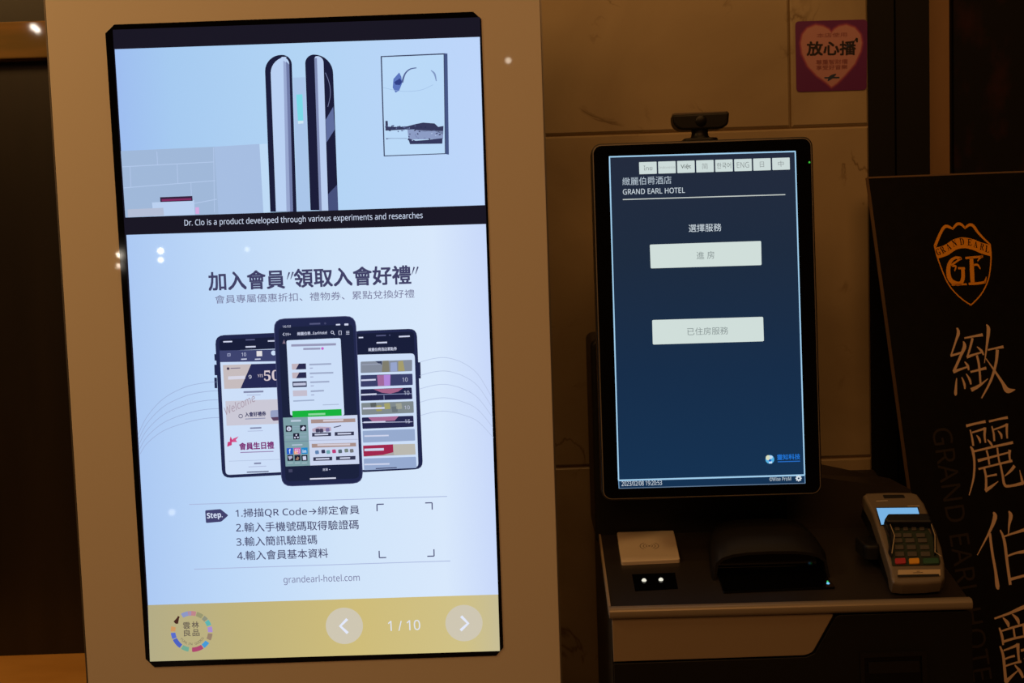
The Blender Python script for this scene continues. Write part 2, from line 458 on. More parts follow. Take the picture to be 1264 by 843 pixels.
# framed abstract picture in the video
b.poly([(470, 69.5), (548.5, 66), (550.2, 190.3), (473.8, 193.2)], E(58, 66, 98), 3); b.poly([(548.5, 66), (552.4, 66.4), (554.2, 191), (550.2, 190.3)], E(70, 86, 132), 3)
b.poly([(471.6, 70.8), (547.6, 67.6), (549.3, 189.3), (475.2, 192)], E(186, 217, 248), 4)
ka = lambda q: sub(q, 460, 55, 5.618)
b.poly(ka([(185, 195), (200, 225), (205, 270), (185, 320), (160, 335), (140, 300), (145, 240)]), E(92, 118, 190), 5)
b.poly(ka([(190, 235), (205, 262), (190, 282), (160, 280), (150, 262)]), E(50, 66, 136), 6)
b.stroke(ka([(205, 265, 14), (225, 205, 10), (260, 172, 8), (305, 163, 6)]), E(84, 100, 150), 5); b.stroke(ka([(405, 180, 5), (430, 205, 12), (442, 255, 6)]), E(130, 152, 196), 5)
b.stroke(ka([(75, 300, 3), (200, 325, 3), (330, 318, 3), (420, 280, 3)]), E(160, 190, 228), 5)
b.poly(ka([(90, 530), (105, 530), (108, 570), (180, 572), (240, 568), (300, 552), (350, 542), (430, 548), (455, 572), (492, 565), (490, 625), (430, 600), (350, 605), (290, 590), (230, 590), (90, 598)]), E(54, 58, 92), 5)
b.poly(ka([(242, 590), (490, 600), (490, 655), (250, 660)]), E(140, 156, 196), 5); b.poly(ka([(246, 650), (300, 668), (380, 662), (485, 650), (484, 688), (260, 692)]), E(52, 56, 92), 6)
b.stroke(ka([(95, 655, 12), (120, 652, 3), (240, 652, 3)]), E(90, 98, 140), 5)
for i in range(46):
    x = random.uniform(95, 488); y = random.uniform(560, 600) if x < 240 else random.uniform(555, 660); a = random.uniform(0, 3.1); c = random.choice(((44, 48, 84), (70, 78, 116), (120, 134, 178), (168, 186, 220)))
    if x < 240: c = random.choice(((60, 66, 104), (96, 106, 148)))
    b.stroke(ka([(x, y, 5), (x + 9 * math.cos(a), y + 6 * math.sin(a), 8), (x + 16 * math.cos(a), y + 9 * math.sin(a), 3)]), E(*c), 7 + i * .05, k=3)
b.build('video_picture', scr)
b = MB(KS); b.text('Dr. Clo is a product developed through various experiments and researches', (228.3, 281), (522, 271.6), 9.8, E(206, 218, 242), 2, 0.0); b.build('caption_text', scr)

# -- slide lettering
INK = E(66, 66, 104); INK2 = E(112, 112, 148)
b = MB(KS)
b.text('加入會員', (258.5, 358.6), (352, 355.6), 22.5, INK, 3, 0.022)
b.text('領取入會好禮', (364, 354.8), (507.5, 350.2), 22.5, INK, 3, 0.022)
for x, y in ((354.5, 345), (359, 344.6), (508.5, 338.5), (513, 338.2)): b.stroke([(x, y, .6), (x + 3, y - 9, 2)], INK, 3, sm=False)
b.build('headline_text', scr)
b = MB(KS); b.text('會員專屬優惠折扣、禮物券、累點兌換好禮', (266, 374.8), (511.8, 367.4), 10.4, INK2, 3, -0.004); b.build('subheading_text', scr)
b = MB(KS); LNC = E(172, 186, 222)
for i in range(5):
    dy = 11 * i
    b.stroke([(171 + i * .6, 536 + dy * .55), (182, 514 + dy * .75), (202, 492 + dy * .9), (228, 478 + dy), (252, 472.5 + dy), (272, 471 + dy)], E(158, 176, 214), 2, 0.7)
    b.stroke([(518, 447 + 16.5 * i), (535, 442.5 + 16.5 * i), (552, 441.5 + 16.5 * i), (572, 448 + 16 * i), (590, 462 + 14.5 * i), (607 + i * .5, 490 + 12.5 * i)], E(184, 198, 228), 2, 0.7)
b.stroke([(233.8, 622.4), (552, 612.4)], LNC, 2, 1, sm=False); b.stroke([(240, 702.2), (556, 692)], LNC, 2, 1, sm=False)
b.build('curved_lines', scr)

# -- three phones on the slide
PH = E(33, 39, 76); PH2 = E(24, 30, 58); UIW = E(204, 222, 248); MICRO = E(128, 134, 168); MICW = E(206, 212, 236)


def bar(b, x0, y0, x1, y1, h, m, L):
    b.poly([(x0, y0 - h / 2), (x1, y1 - h / 2), (x1, y1 + h / 2), (x0, y0 + h / 2)], m, L)


# left phone
b = MB(KS); k4 = lambda q: sub(q, 260, 400, 8.43); k3 = lambda q: sub(q, 268, 480, 7.025)
for y0, y1 in ((437, 445), (450, 463), (466, 479)): b.raised([(264.8, y0), (268, y0), (268.5, y1), (265.3, y1)], PH, 0, STEP * 2, .5)
b.poly([(265.8, 414), (352, 410.2), (359, 585.5), (274.6, 590)], PH, 3, 11)
b.poly([(271.6, 433), (349, 430), (356, 582), (279, 586)], UIW, 4, 5)
b.poly([(271, 419), (349, 415.5), (349.6, 430), (271.5, 432.6)], PH2, 5, 4)
b.poly(k4([(95, 275), (700, 262), (700, 385), (100, 395)]), E(62, 68, 112), 5)
b.text('10', (298.8, 439.6), (304.2, 439.4), 4.4, MICW, 6); b.poly([(281, 436), (285, 435.8), (285, 439.6), (281, 439.8)], E(150, 156, 190), 6); b.poly([(282, 437), (284, 436.9), (284, 438.7), (282, 438.8)], E(62, 68, 112), 7)
b.poly([(317, 433.2), (323.8, 432.9), (324, 439.4), (317.2, 439.7)], E(226, 222, 226), 6); b.disc(338, 435.5, 3, UIW, 6)
for x in (298, 315): bar(b, x, 443.3, x + 7, 443, 1.4, MICW, 6)
bar(b, 276, 421.8, 287, 421.4, 1.7, MICW, 6); b.stroke([(303.5, 419.4), (315, 419)], E(84, 88, 126), 6, 1.6, sm=False); bar(b, 303.5, 428.1, 316, 427.7, 1.9, MICW, 6); bar(b, 331, 420.8, 345, 420.4, 1.6, MICW, 6)
b.poly(k4([(130, 425), (425, 415), (315, 668), (145, 672)]), E(198, 188, 190), 5); b.poly(k4([(425, 415), (780, 405), (780, 655), (315, 668)]), E(38, 42, 84), 5)
b.disc(282, 454.8, 1.7, E(60, 50, 76), 6); bar(b, 285, 454.5, 297, 454, 1.1, E(120, 110, 136), 6)
b.text('NT$', (318.5, 466), (325, 465.7), 4.2, E(196, 186, 200), 6, face=2); b.text('50', (326.5, 470), (345, 469.2), 13, E(214, 200, 208), 6, face=2)
bar(b, 282, 466.4, 303, 465.4, 4, E(214, 214, 230), 6); b.text('9', (307.5, 467.4), (311, 467.2), 4.6, E(220, 222, 240), 6)
bar(b, 301, 483.8, 325.5, 483, 2.2, MICRO, 5); bar(b, 305, 487.6, 322, 487, .9, E(170, 180, 214), 5)
b.poly(k3([(75, 105), (600, 85), (600, 298), (85, 318)]), E(202, 200, 214), 5)
b.text('Welcome', (280, 512), (317, 494.5), 10, E(168, 152, 168), 6, -.02, .4)
b.stroke([(297.5 + 2.4 * math.cos(a / 8 * 6.3), 513.4 + 2.4 * math.sin(a / 8 * 6.3)) for a in range(9)], INK, 6, .8, sm=False)
b.text('入會好禮券', (303, 514.2), (328.8, 513), 5.6, INK, 6, .03); bar(b, 303, 516.9, 328, 515.8, .9, MICRO, 6)
b.poly(k3([(465, 185), (540, 180), (545, 260), (500, 270), (465, 245)]), E(150, 160, 196), 6, 2); b.poly(k3([(468, 245), (545, 240), (545, 270), (490, 275)]), E(90, 66, 96), 7, 1)
bar(b, 309, 528.3, 323, 527.7, 1.8, MICRO, 5); bar(b, 306, 532, 325, 531.3, .9, E(176, 188, 220), 5)
PINK = E(198, 64, 122)
b.poly(k3([(95, 460), (130, 450), (130, 485), (90, 500)]), PINK, 6); b.poly(k3([(120, 410), (140, 450), (118, 470), (112, 440)]), PINK, 6); b.poly(k3([(140, 430), (190, 410), (165, 440), (178, 458), (130, 460)]), E(212, 84, 140), 7)
b.text('會員生日禮', (296.2, 555), (338.5, 553.2), 8.6, E(124, 44, 116), 6, .035); bar(b, 297, 558.2, 338, 556.8, 1.1, E(150, 130, 176), 6)
b.stroke([(283, 569), (352, 566.4)], E(180, 196, 226), 5, .7, sm=False); bar(b, 314, 571.8, 322.6, 571.4, 2, MICRO, 5); bar(b, 307, 576, 329, 575, .9, E(176, 188, 220), 5); bar(b, 305, 582.6, 332, 581.6, 1.2, E(60, 62, 100), 5)
b.build('phone_picture', scr)
# right phone
b = MB(KS); k5 = lambda q: sub(q, 430, 400, 8.43); k6 = lambda q: sub(q, 435, 490, 7.66)
b.raised([(516, 447), (519, 447), (519.6, 467), (516.6, 467)], PH, 0, STEP * 2, .5)
b.poly([(434, 408.6), (514.5, 405.4), (522.2, 578.6), (440, 583)], PH, 3, 10)
b.poly([(438, 437.8), (512, 436), (516.6, 576.4), (442, 580)], UIW, 4, [0, 0, 5, 5][2])
b.poly([(437, 412), (511, 409), (512, 436), (438, 437.8)], PH2, 5, 4)
b.stroke([(464.5, 414.3), (476.5, 413.8)], E(84, 88, 126), 6, 1.6, sm=False); b.disc(481.3, 413.6, 1, E(70, 74, 110), 6)
bar(b, 443, 416.6, 448.5, 416.4, 1.6, MICW, 6); bar(b, 492.5, 415.4, 506, 414.8, 1.8, MICW, 6); bar(b, 465, 423, 478, 422.5, 1.9, MICW, 6)
b.text('緻麗伯爵酒店累點券', (455, 433.6), (490, 432.2), 4.2, MICW, 6, .01)
rows = [(k5([(130, 390), (665, 370), (665, 488), (130, 508)]), (132, 140, 156)), (k5([(130, 530), (668, 515), (672, 632), (130, 652)]), (58, 64, 106)), (k5([(130, 678), (660, 658), (668, 778), (130, 798)]), (36, 38, 76)),
        (k6([(85, 55), (578, 38), (582, 148), (90, 168)]), (128, 138, 142)), (k6([(90, 192), (578, 175), (582, 280), (98, 300)]), (38, 40, 78)), (k6([(98, 318), (590, 300), (595, 410), (102, 430)]), (150, 170, 206)),
        (k6([(102, 458), (592, 440), (600, 542), (108, 562)]), (170, 164, 166)), (k6([(108, 580), (602, 562), (608, 668), (112, 690)]), (150, 170, 208))]
for q, c in rows: b.poly(q, E(*c), 5, 1.2)
b.poly(k5([(360, 380), (420, 378), (430, 495), (350, 498)]), E(128, 126, 110), 6); b.poly(k5([(440, 400), (505, 395), (510, 490), (440, 494)]), E(150, 164, 204), 6); b.poly(k5([(520, 385), (570, 380), (590, 488), (520, 490)]), E(164, 156, 110), 6); b.poly(k5([(280, 385), (350, 382), (350, 420), (320, 410)]), E(54, 62, 90), 6)
b.poly(k5([(300, 530), (440, 525), (438, 638), (310, 645)]), E(160, 106, 156), 6); b.poly(k5([(370, 528), (438, 525), (436, 638), (375, 640)]), E(176, 134, 216), 7)
b.poly(k5([(260, 675), (570, 665), (520, 700), (440, 722), (350, 712)]), E(164, 100, 136), 6); b.stroke(k5([(130, 735), (660, 722)]), E(150, 160, 200), 7, .7, sm=False); b.stroke(k5([(372, 740), (374, 785)]), E(150, 160, 200), 7, .7, sm=False)
for x, y, c in ((200, 75, (90, 96, 96)), (250, 100, (158, 154, 96)), (330, 80, (164, 162, 108)), (400, 110, (106, 116, 122)), (440, 80, (158, 162, 148))): b.poly(k6([(x - 30, y - 20), (x + 25, y - 25), (x + 32, y + 30), (x - 22, y + 35)]), E(*c), 6, 1)
b.poly(k6([(150, 192), (440, 178), (400, 222), (190, 228)]), E(168, 108, 148), 6); b.stroke(k6([(95, 240), (570, 232)]), E(186, 192, 222), 7, .8, sm=False)
b.poly(k6([(102, 458), (385, 445), (388, 520), (290, 545), (108, 560)]), E(160, 40, 78), 6); b.poly(k6([(385, 445), (592, 440), (600, 542), (395, 548)]), E(186, 184, 176), 6)
for t, x, y, h in (('10', 497, 471, 5.2), ('10', 499, 487, 4.8), ('10', 499.5, 505, 4.6), ('15', 500, 522, 4.6)): b.text(t, (x, y), (x + 6.5, y - .2), h, E(190, 196, 220), 8)
for x0, x1, y, h in ((446, 464, 469.2, 2), (446, 465, 487, 2), (448, 475, 504, 2.2), (449, 476, 521, 1.8), (450, 480, 538, 1.8), (450, 474, 555, 3), (450, 481, 573, 1.8)): bar(b, x0, y, x1, y - .8, h, MICW, 8)
bar(b, 447, 450, 470, 449, 1.2, E(150, 158, 180), 8); bar(b, 464, 578, 490, 576.8, 1.2, E(60, 62, 100), 8)
b.build('phone_picture', scr)
# centre phone
b = MB(KS); k7 = lambda q: sub(q, 335, 385, 6.744); k8 = lambda q: sub(q, 340, 500, 8.43)
b.poly([(338, 393.5), (439.4, 389.4), (448.6, 596), (348, 600.4)], E(70, 74, 114), 9, 13); b.poly([(338.9, 394.4), (438.6, 390.3), (447.8, 595.1), (348.8, 599.5)], PH, 10, 12.5)
b.poly([(344, 404), (436, 400), (444, 590), (353, 594)], E(27, 34, 62), 10.5, 6)
b.stroke(k7([(320, 99), (410, 96)]), E(84, 88, 126), 11, 1.9, sm=False); b.disc(401.7, 399, 1.3, E(66, 70, 106), 11)
b.text('16:52', k7([(97, 131)])[0], k7([(165, 127)])[0], 2.7, MICW, 11); bar(b, *k7([(540, 106)])[0], *k7([(575, 104)])[0], 1.8, MICW, 11); bar(b, *k7([(610, 104)])[0], *k7([(643, 103)])[0], 2.4, MICW, 11)
b.stroke([(351.4, 410.6), (349.6, 412.6), (351.6, 414.4)], MICW, 11, .8, sm=False); b.text('99+', (352.8, 414.2), (359.6, 413.9), 3.2, MICW, 11)
b.text('緻麗伯爵...EarlHotel', (367.5, 414), (404, 412.4), 4.2, MICW, 11, .01)
b.stroke([(410.5 + 1.7 * math.cos(a / 8 * 6.3), 410 + 1.7 * math.sin(a / 8 * 6.3)) for a in range(9)], MICW, 11, .7, sm=False); b.stroke([(411.8, 411.4), (413.5, 413)], MICW, 11, .8, sm=False)
b.stroke([(418.5, 408.3), (421.6, 408.2), (421.8, 412.8), (418.7, 413), (418.5, 408.3)], MICW, 11, .7, sm=False)
for dy in (0, 1.7, 3.4): bar(b, 427.5, 409 + dy, 431.6, 408.8 + dy, .7, MICW, 11)
b.poly([(349, 424), (351, 419), (353, 424)], E(128, 112, 132), 11)
b.poly(k7([(128, 236), (578, 216), (610, 860), (160, 860)]), UIW, 11, 2.5)
bar(b, *k7([(168, 278)])[0], *k7([(540, 268)])[0], 2.8, E(150, 152, 184), 12); bar(b, *k7([(268, 307)])[0], *k7([(410, 304)])[0], 2.4, E(150, 152, 184), 12); b.disc(*k7([(428, 303)])[0], 1.7, E(200, 96, 200), 12)
for i, (y, c) in enumerate(((455, 0), (528, 0), (602, 1), (677, 2))):
    x = 172 + i * 3; q = k7([(x, y - 24), (x + 118, y - 28), (x + 120, y + 20), (x + 3, y + 24)])
    b.poly(q, E(*((40, 42, 78), (40, 42, 78), (46, 50, 84), (196, 190, 206))[i]), 12)
    if c == 0: b.poly(k7([(x, y - 24), (x + 60, y - 26), (x + 34, y + 22), (x + 3, y + 24)]), E(194, 180, 190), 13)
    if c == 1: bar(b, *k7([(x + 8, y)])[0], *k7([(x + 112, y - 4)])[0], 3.4, E(190, 196, 222), 13)
    bar(b, *k7([(318 + i * 4, y - 18)])[0], *k7([((500, 518, 485, 440)[i], y - 24)])[0], 2, E(158, 170, 200), 12); bar(b, *k7([(322 + i * 4, y + 12)])[0], *k7([(348 + i * 4, y + 11)])[0], 1.3, E(166, 176, 208), 12)
bar(b, *k7([(185, 740)])[0], *k7([(360, 732)])[0], 1.6, E(160, 176, 206), 12); bar(b, *k7([(430, 772)])[0], *k7([(565, 767)])[0], 1, E(170, 184, 212), 12)
b.poly(k8([(178, 58), (690, 38), (694, 130), (182, 130)]), E(24, 178, 62), 12, .6); bar(b, *k8([(345, 95)])[0], *k8([(522, 88)])[0], 2.4, E(140, 214, 160), 13)
b.poly(k8([(82, 128), (340, 120), (365, 625), (110, 635)]), E(126, 160, 168), 13); b.poly(k8([(340, 120), (855, 100), (875, 608), (365, 625)]), E(204, 214, 240), 13)
b.stroke(k8([(95, 378), (350, 370)]), E(104, 128, 154), 14, .7, sm=False); b.stroke(k8([(355, 365), (860, 352)]), E(172, 180, 208), 14, .7, sm=False)
bar(b, *k8([(165, 162)])[0], *k8([(270, 158)])[0], 2.2, E(186, 202, 220), 14); bar(b, *k8([(175, 413)])[0], *k8([(285, 408)])[0], 1.6, E(176, 194, 214), 14)
for yy in (225, 245, 300, 325, 340): bar(b, *k8([(110, yy)])[0], *k8([(330, yy - 6)])[0], .6, E(150, 174, 194), 14)
SQ = E(28, 30, 52)
for x, y in ((145, 243), (293, 238), (222, 322)): b.poly(k8([(x - 34, y - 32), (x + 30, y - 34), (x + 32, y + 30), (x - 32, y + 32)]), SQ, 15)
b.disc(*k8([(145, 243)])[0], 2.8, MICW, 16); b.text('i', *k8([(141, 258), (149, 258)]), 3.4, SQ, 17); b.poly(k8([(268, 245), (295, 215), (318, 232), (290, 262)]), MICW, 16)
for x, y in ((222, 308), (207, 335), (238, 333)): b.disc(*k8([(x, y)])[0], 1.1, MICW, 16)
b.poly(k8([(120, 445), (186, 442), (188, 508), (123, 511)]), E(34, 92, 200), 15); b.text('f', *k8([(146, 500), (166, 499)]), 5.6, E(220, 232, 250), 16, face=1)
b.poly(k8([(197, 442), (263, 439), (265, 506), (200, 508)]), E(196, 84, 170), 15); b.poly(k8([(197, 475), (230, 470), (240, 507), (200, 508)]), E(232, 150, 110), 16); q = k8([(231, 474)])[0]
b.stroke([(q[0] + 2.5 * x, q[1] + 2.5 * y) for x, y in ((-1, -1), (1, -1), (1, 1), (-1, 1), (-1, -1))], E(240, 226, 244), 17, .6, sm=False); b.stroke([(q[0] + 1.2 * math.cos(a / 8 * 6.3), q[1] + 1.2 * math.sin(a / 8 * 6.3)) for a in range(9)], E(240, 226, 244), 17, .6, sm=False)
b.poly(k8([(273, 440), (338, 437), (340, 503), (276, 505)]), E(34, 136, 204), 15); b.text('in', *k8([(288, 492), (325, 491)]), 4, E(220, 236, 250), 16, face=1)
for x in (160, 234, 306): b.poly(k8([(x - 33, 518), (x + 30, 514), (x + 32, 575), (x - 30, 578)]), SQ, 15)
b.poly(k8([(135, 530), (178, 525), (180, 545), (150, 568)]), E(176, 178, 206), 16); b.poly(k8([(212, 565), (235, 530), (252, 545), (240, 570)]), E(150, 118, 100), 16); b.poly(k8([(288, 530), (322, 527), (326, 566), (291, 568)]), MICW, 16)
for x in (160, 234, 306): bar(b, *k8([(x - 28, 600)])[0], *k8([(x + 26, 597)])[0], 1, E(168, 190, 200), 14)
for y0, c in ((165, 0), (418, 1)):
    b.poly(k8([(368 + y0 * .03, y0 - 18), (828 + y0 * .03, y0 - 30), (830 + y0 * .03, y0 + 8), (370 + y0 * .03, y0 + 22)]), E(168, 144, 140), 14)
    bar(b, *k8([(500 - 60 * c, y0 - 6)])[0], *k8([(710 + 70 * c, y0 - 13)])[0], 2.4, E(210, 202, 212), 15)
    bar(b, *k8([(385 + 12 * c, y0 + 140)])[0], *k8([(582 + 12 * c, y0 + 134)])[0], 4.6, E(52, 54, 82), 14); bar(b, *k8([(620 + 14 * c, y0 + 132)])[0], *k8([(820 + 16 * c, y0 + 126)])[0], 4.6, E(52, 54, 82), 14)
    bar(b, *k8([(412 + 12 * c, y0 + 140)])[0], *k8([(552 + 12 * c, y0 + 135)])[0], 1.8, MICW, 15); bar(b, *k8([(650 + 24 * c, y0 + 131)])[0], *k8([(790 - 10 * c, y0 + 127)])[0], 1.8, MICW, 15)
b.poly(k8([(385, 245), (450, 220), (580, 225), (585, 265), (390, 275)]), E(186, 168, 190), 14, .8)
for x, y, c in ((440, 262, (60, 58, 88)), (480, 262, (66, 60, 90)), (545, 255, (120, 110, 160)), (500, 480, (50, 52, 84)), (435, 488, (96, 130, 176)), (552, 485, (110, 166, 176)), (612, 478, (186, 60, 120)), (675, 478, (86, 104, 116)), (740, 470, (120, 134, 128)), (795, 472, (120, 122, 126))):
    b.poly(k8([(x - 20, y - 18), (x + 18, y - 22), (x + 24, y + 16), (x - 16, y + 20)]), E(*c), 15, 1.2)
b.stroke(k8([(610, 228), (640, 222), (685, 210)]), E(70, 72, 100), 14, 1.2)
b.text('選單', *k8([(495, 682), (550, 680)]), 3.2, MICW, 12); b.poly(k8([(560, 664), (574, 664), (567, 674)]), MICW, 12)
b.poly(k8([(140, 665), (180, 663), (182, 695), (142, 697)]), E(66, 68, 98), 12, .5); bar(b, *k8([(362, 765)])[0], *k8([(632, 755)])[0], 1.7, E(214, 218, 236), 12)
b.build('phone_picture', scr)

# -- steps
b = MB(KS)
b.poly([(253.6, 629.6), (272.5, 628), (282.3, 635.8), (273.4, 643.6), (254.6, 645.2)], E(66, 66, 110), 3, 1.5); b.text('Step.', (256.4, 641.8), (275.4, 640.2), 9.2, E(212, 222, 246), 4, .006, face=1); b.build('step_tag', scr)
b = MB(KS)
b.text('1.掃描QR Code→綁定會員', (291.5, 639.4), (444, 635), 12, INK, 3, .006)
b.text('2.輸入手機號碼取得驗證碼', (292, 656.6), (443, 652.8), 12, INK, 3, .006)
b.text('3.輸入簡訊驗證碼', (292.5, 674.2), (391.8, 671.2), 12, INK, 3, .006)
b.text('4.輸入會員基本資料', (293.4, 691.4), (405.4, 688), 12, INK, 3, .006)
b.build('step_text', scr)
b = MB(KS); BK = E(74, 76, 116)
for x, y, dx, dy in ((465.4, 622.2, 1, 1), (533.4, 620.2, -1, 1), (536, 686, -1, -1), (468.4, 688, 1, -1)):
    b = MB(KS); b.stroke([(x, y), (x + 8.5 * dx, y - .26 * dx)], BK, 3, 1.4, sm=False); b.stroke([(x, y), (x + .25 * dy, y + 8.5 * dy)], BK, 3, 1.4, sm=False); b.build('corner_bracket', scr)
b = MB(KS); b.text('grandearl-hotel.com', (350.6, 721.8), (444.4, 719), 11.6, E(118, 118, 156), 3, -.006); b.build('web_address', scr)
# -- footer
b = MB(KS); b.poly([(182.9, 746.5), (614.9, 733.4), (617, 803), (185.5, 816)], E_ramp('footer_yellow', 0, [(0, (178, 170, 132)), (.25, (190, 177, 124)), (.6, (206, 188, 122)), (.9, (207, 192, 134)), (1, (198, 188, 148))]), 2); b.build('footer_bar', scr)
b = MB(KS); ke = lambda q: sub(q, 200, 740, 11.24)
MK = E(104, 94, 82)
for t, x, y in (('雲', 300, 402), ('林', 422, 392), ('良', 308, 505), ('品', 430, 502)): b.text(t, *ke([(x, y), (x + 96, y - 4)]), 8.4, MK, 4, .014)
seg = [(118, 88, (140, 150, 196)), (98, 74, (190, 132, 138)), (72, 52, (152, 150, 112)), (49, 36, (140, 144, 126)), (34, 17, (92, 178, 176)), (13, -4, (168, 140, 206)), (-8, -28, (150, 128, 108)), (-36, -56, (70, 152, 212)), (-58, -92, (172, 70, 110)), (-102, -124, (112, 168, 146)), (-128, -158, (74, 96, 190)), (-160, -178, (86, 108, 204)), (178, 163, (206, 150, 96))]
cu = KS.loc(237, 779)
for a0, a1, c in seg:
    ro, ri = 26.3 * KS.s, 20.5 * KS.s; n = 6; o = [(cu[0] + ro * math.cos(R(a0 + (a1 - a0) * i / n)), cu[1] + ro * math.sin(R(a0 + (a1 - a0) * i / n))) for i in range(n + 1)]
    o += [(cu[0] + ri * math.cos(R(a1 + (a0 - a1) * i / n)), cu[1] + ri * math.sin(R(a1 + (a0 - a1) * i / n))) for i in range(n + 1)]
    o = ccw(rounded(ccw(o), 1.2 * KS.s)); b.add([(x, y, 4 * STEP) for x, y in o], [tuple(range(len(o)))], E(*c), KS.Ml)
b.poly(ke([(165, 300), (215, 245), (225, 222), (250, 232), (240, 258), (228, 330), (195, 332)]), E(70, 36, 30), 4)
for i, ch in enumerate('YUNLIN GOODS'):
    if ch == ' ': continue
    a = R(-146 + i * 10.2); rr = 17.6 * KS.s; px_ = cu[0] + rr * math.cos(a); py_ = cu[1] + rr * math.sin(a)
    V, F = glyphs(ltr(ch)); k = 4.2 * KS.s; ca, sa = math.cos(a + math.pi / 2), math.sin(a + math.pi / 2); w = max(v[0] for v in V)
    b.add([(px_ + ((x - w / 2) * ca - y * sa) * k, py_ + ((x - w / 2) * sa + y * ca) * k, 4 * STEP) for x, y in V], F, MK, KS.Ml)
b.build('round_emblem', scr)
for (x, y), d in (((425.3, 772), 1), ((572.8, 768.6), -1)):
    b = MB(KS); b.disc(x, y, 23.4, E(206, 198, 178), 4, 40); b.stroke([(x + 3.5 * d, y - 8.5), (x - 5 * d, y + .3), (x + 4.2 * d, y + 9)], E(226, 232, 250), 5, 3.6, sm=False); b.build('arrow_button', scr)
b = MB(KS); b.text('1 / 10', (479.5, 778.4), (519, 777), 13, E(222, 226, 236), 4, .004); b.build('page_number', scr)
KS.Ml = for_

# ------------------------------------------------------------------ self check-in kiosk
QX, QY, QYAW = 0.2821, 1.638, -0.02188
kq = thing('checkin_kiosk', 'dark hotel check-in kiosk with a tall touch screen over a sloping counter', 'kiosk', (QX, QY, 0), QYAW)
QXV = Vector((math.cos(QYAW), math.sin(QYAW), 0)); QF = Vector((-math.sin(QYAW), math.cos(QYAW), 0))
QM = kq.matrix_basis


def kpt(px, py, yl):
    o = QM @ Vector((0, yl, 0)); d = ray(px, py); t = (o - CAM).dot(QF) / d.dot(QF); return QM.inverted() @ (CAM + d * t)


DKP = mat('charcoal_plastic', (21, 20, 19), 0.45, 0.35)
DKM = mat('dark_satin_metal', (41, 37, 35), 0.38, 0.5)
LIP = mat('satin_bronze', (146, 134, 120), 0.34, 0.5, 0.2)
BRZ = mat('bronze_panel', (160, 142, 120), 0.42, 0.4, 0.2)
GLS = mat('scanner_glass', (6, 6, 7), 0.08, 0.5)
YF = -0.138
pl = kpt(752.5, 757, YF); pr = kpt(1201, 748, YF)
XL, XR = pl.x, pr.x
zt = (kpt(976, 745.5, YF).z); zb = (kpt(976, 759.5, YF).z)
TH = R(12.5); YB = 0.30
dz = lambda y: zt - 0.004 + (y - YF) * math.tan(TH)
# pedestal with a sloping top
b = MB()
prof = [(YF + .012, 0.03), (YB, 0.03), (YB, dz(YB) - 0.012), (YF + .012, dz(YF) - 0.014)]
b.slab(prof, XL + .003, XR - .003, DKP, 0.0, M=SIDE()); b.build('pedestal', kq)
b = MB(); b.box(XL + .02, XR - .02, YF + .04, YB - .02, 0, 0.03, mat('black_steel', (28, 28, 28))); b.build('plinth', kq)
# counter top
DS = Sheet(kq, frame(tuple(QM @ Vector((0, YF, zt - .004))), tuple(QXV), tuple(QF * math.cos(TH) + Vector((0, 0, math.sin(TH))))), (900, 700))
b = MB(); b.slab(rrect(XL + .002, XR - .002, 0.004, (YB - YF) / math.cos(TH), 0.003), -0.012, 0.0, DKM, 0.0015, 2, DS.Ml); b.build('counter_top', kq)
b = MB(); b.slab(rrect(YF - .001, YF + .016, zb, zt, .0065, 5), XL, XR, LIP, 0.001, 2, SIDE()); b.build('front_lip', kq, label='pale rounded metal lip along the counter front')
b = MB(); b.slab(rrect(XL - .0005, XL + .0025, 0.012, .25, .001), -0.012, 0.0015, BRZ, 0, M=DS.Ml); b.build('edge_trim', kq)
# front face panels
FS = Sheet(kq, frame(tuple(QM @ Vector((0, YF + .006, 0))), tuple(QXV), (0, 0, 1)), (900, 790))
b = MB(FS); b.raised([(755.4, 761), (1030, 757), (1003, 805.5), (994, 809), (757.6, 817)], BRZ, -0.004, 0.0, [0, 6, 5, 5, 0], 0.001); b.build('front_panel', kq, label='bronze panel with a slanted right end')
b = MB(FS); b.raised([(757.9, 819.5), (995, 811.3), (1006, 806.5), (1033, 759.5), (1200, 754.5), (1206, 1000), (762, 1010)], DKP, -0.004, -0.0008, [0, 5, 5, 6, 0, 0, 0], 0.0008); cv = b.build('lower_door', kq)
b = MB(FS); fo = FS.Ml
o1 = ccw(FS.P([(1061, 806), (1143, 803.5), (1146, 900), (1064, 902)])); i1 = ccw(FS.P([(1066, 811), (1137, 808.5), (1140, 894), (1069, 897)]))
b.ring(o1, i1, -0.0008, 0.003, mat('slot_frame', (20, 18, 17), .4), FS.Ml); b.poly([(1065, 810), (1138, 808), (1141, 895), (1068, 897)], GLS, -3); b.raised([(1071, 817), (1134, 815), (1135, 829), (1072, 831)], mat('slot_frame', (20, 18, 17)), 0, 0.002, 1.5); b.build('receipt_slot', kq)
# card pad
b = MB(DS)
b.raised([(761.5, 661), (831.5, 658.6), (839.5, 694.6), (767, 698)], mat('ivory_pad', (214, 200, 184), 0.4, 0.4), 0.0, 0.006, 3.2, 0.0012)
pad = b.build('card_pad', kq, label='ivory card reader pad'); b = MB(DS); b.S.Ml = DS.Ml; L0 = 0.006 / STEP + 1; GI = mat('pad_print', (120, 104, 92), .6)
for r_ in (2.6, 5.0, 7.6):
    for s_ in (-1, 1): b.stroke([(801.5 + s_ * r_ * 1.5 * math.cos(R(t)), 678.4 + r_ * .62 * math.sin(R(t))) for t in (-55, -28, 0, 28, 55)], GI, L0, .9)
b.disc(801.5, 678.4, 1.5, GI, L0); b.build('contactless_mark', pad)
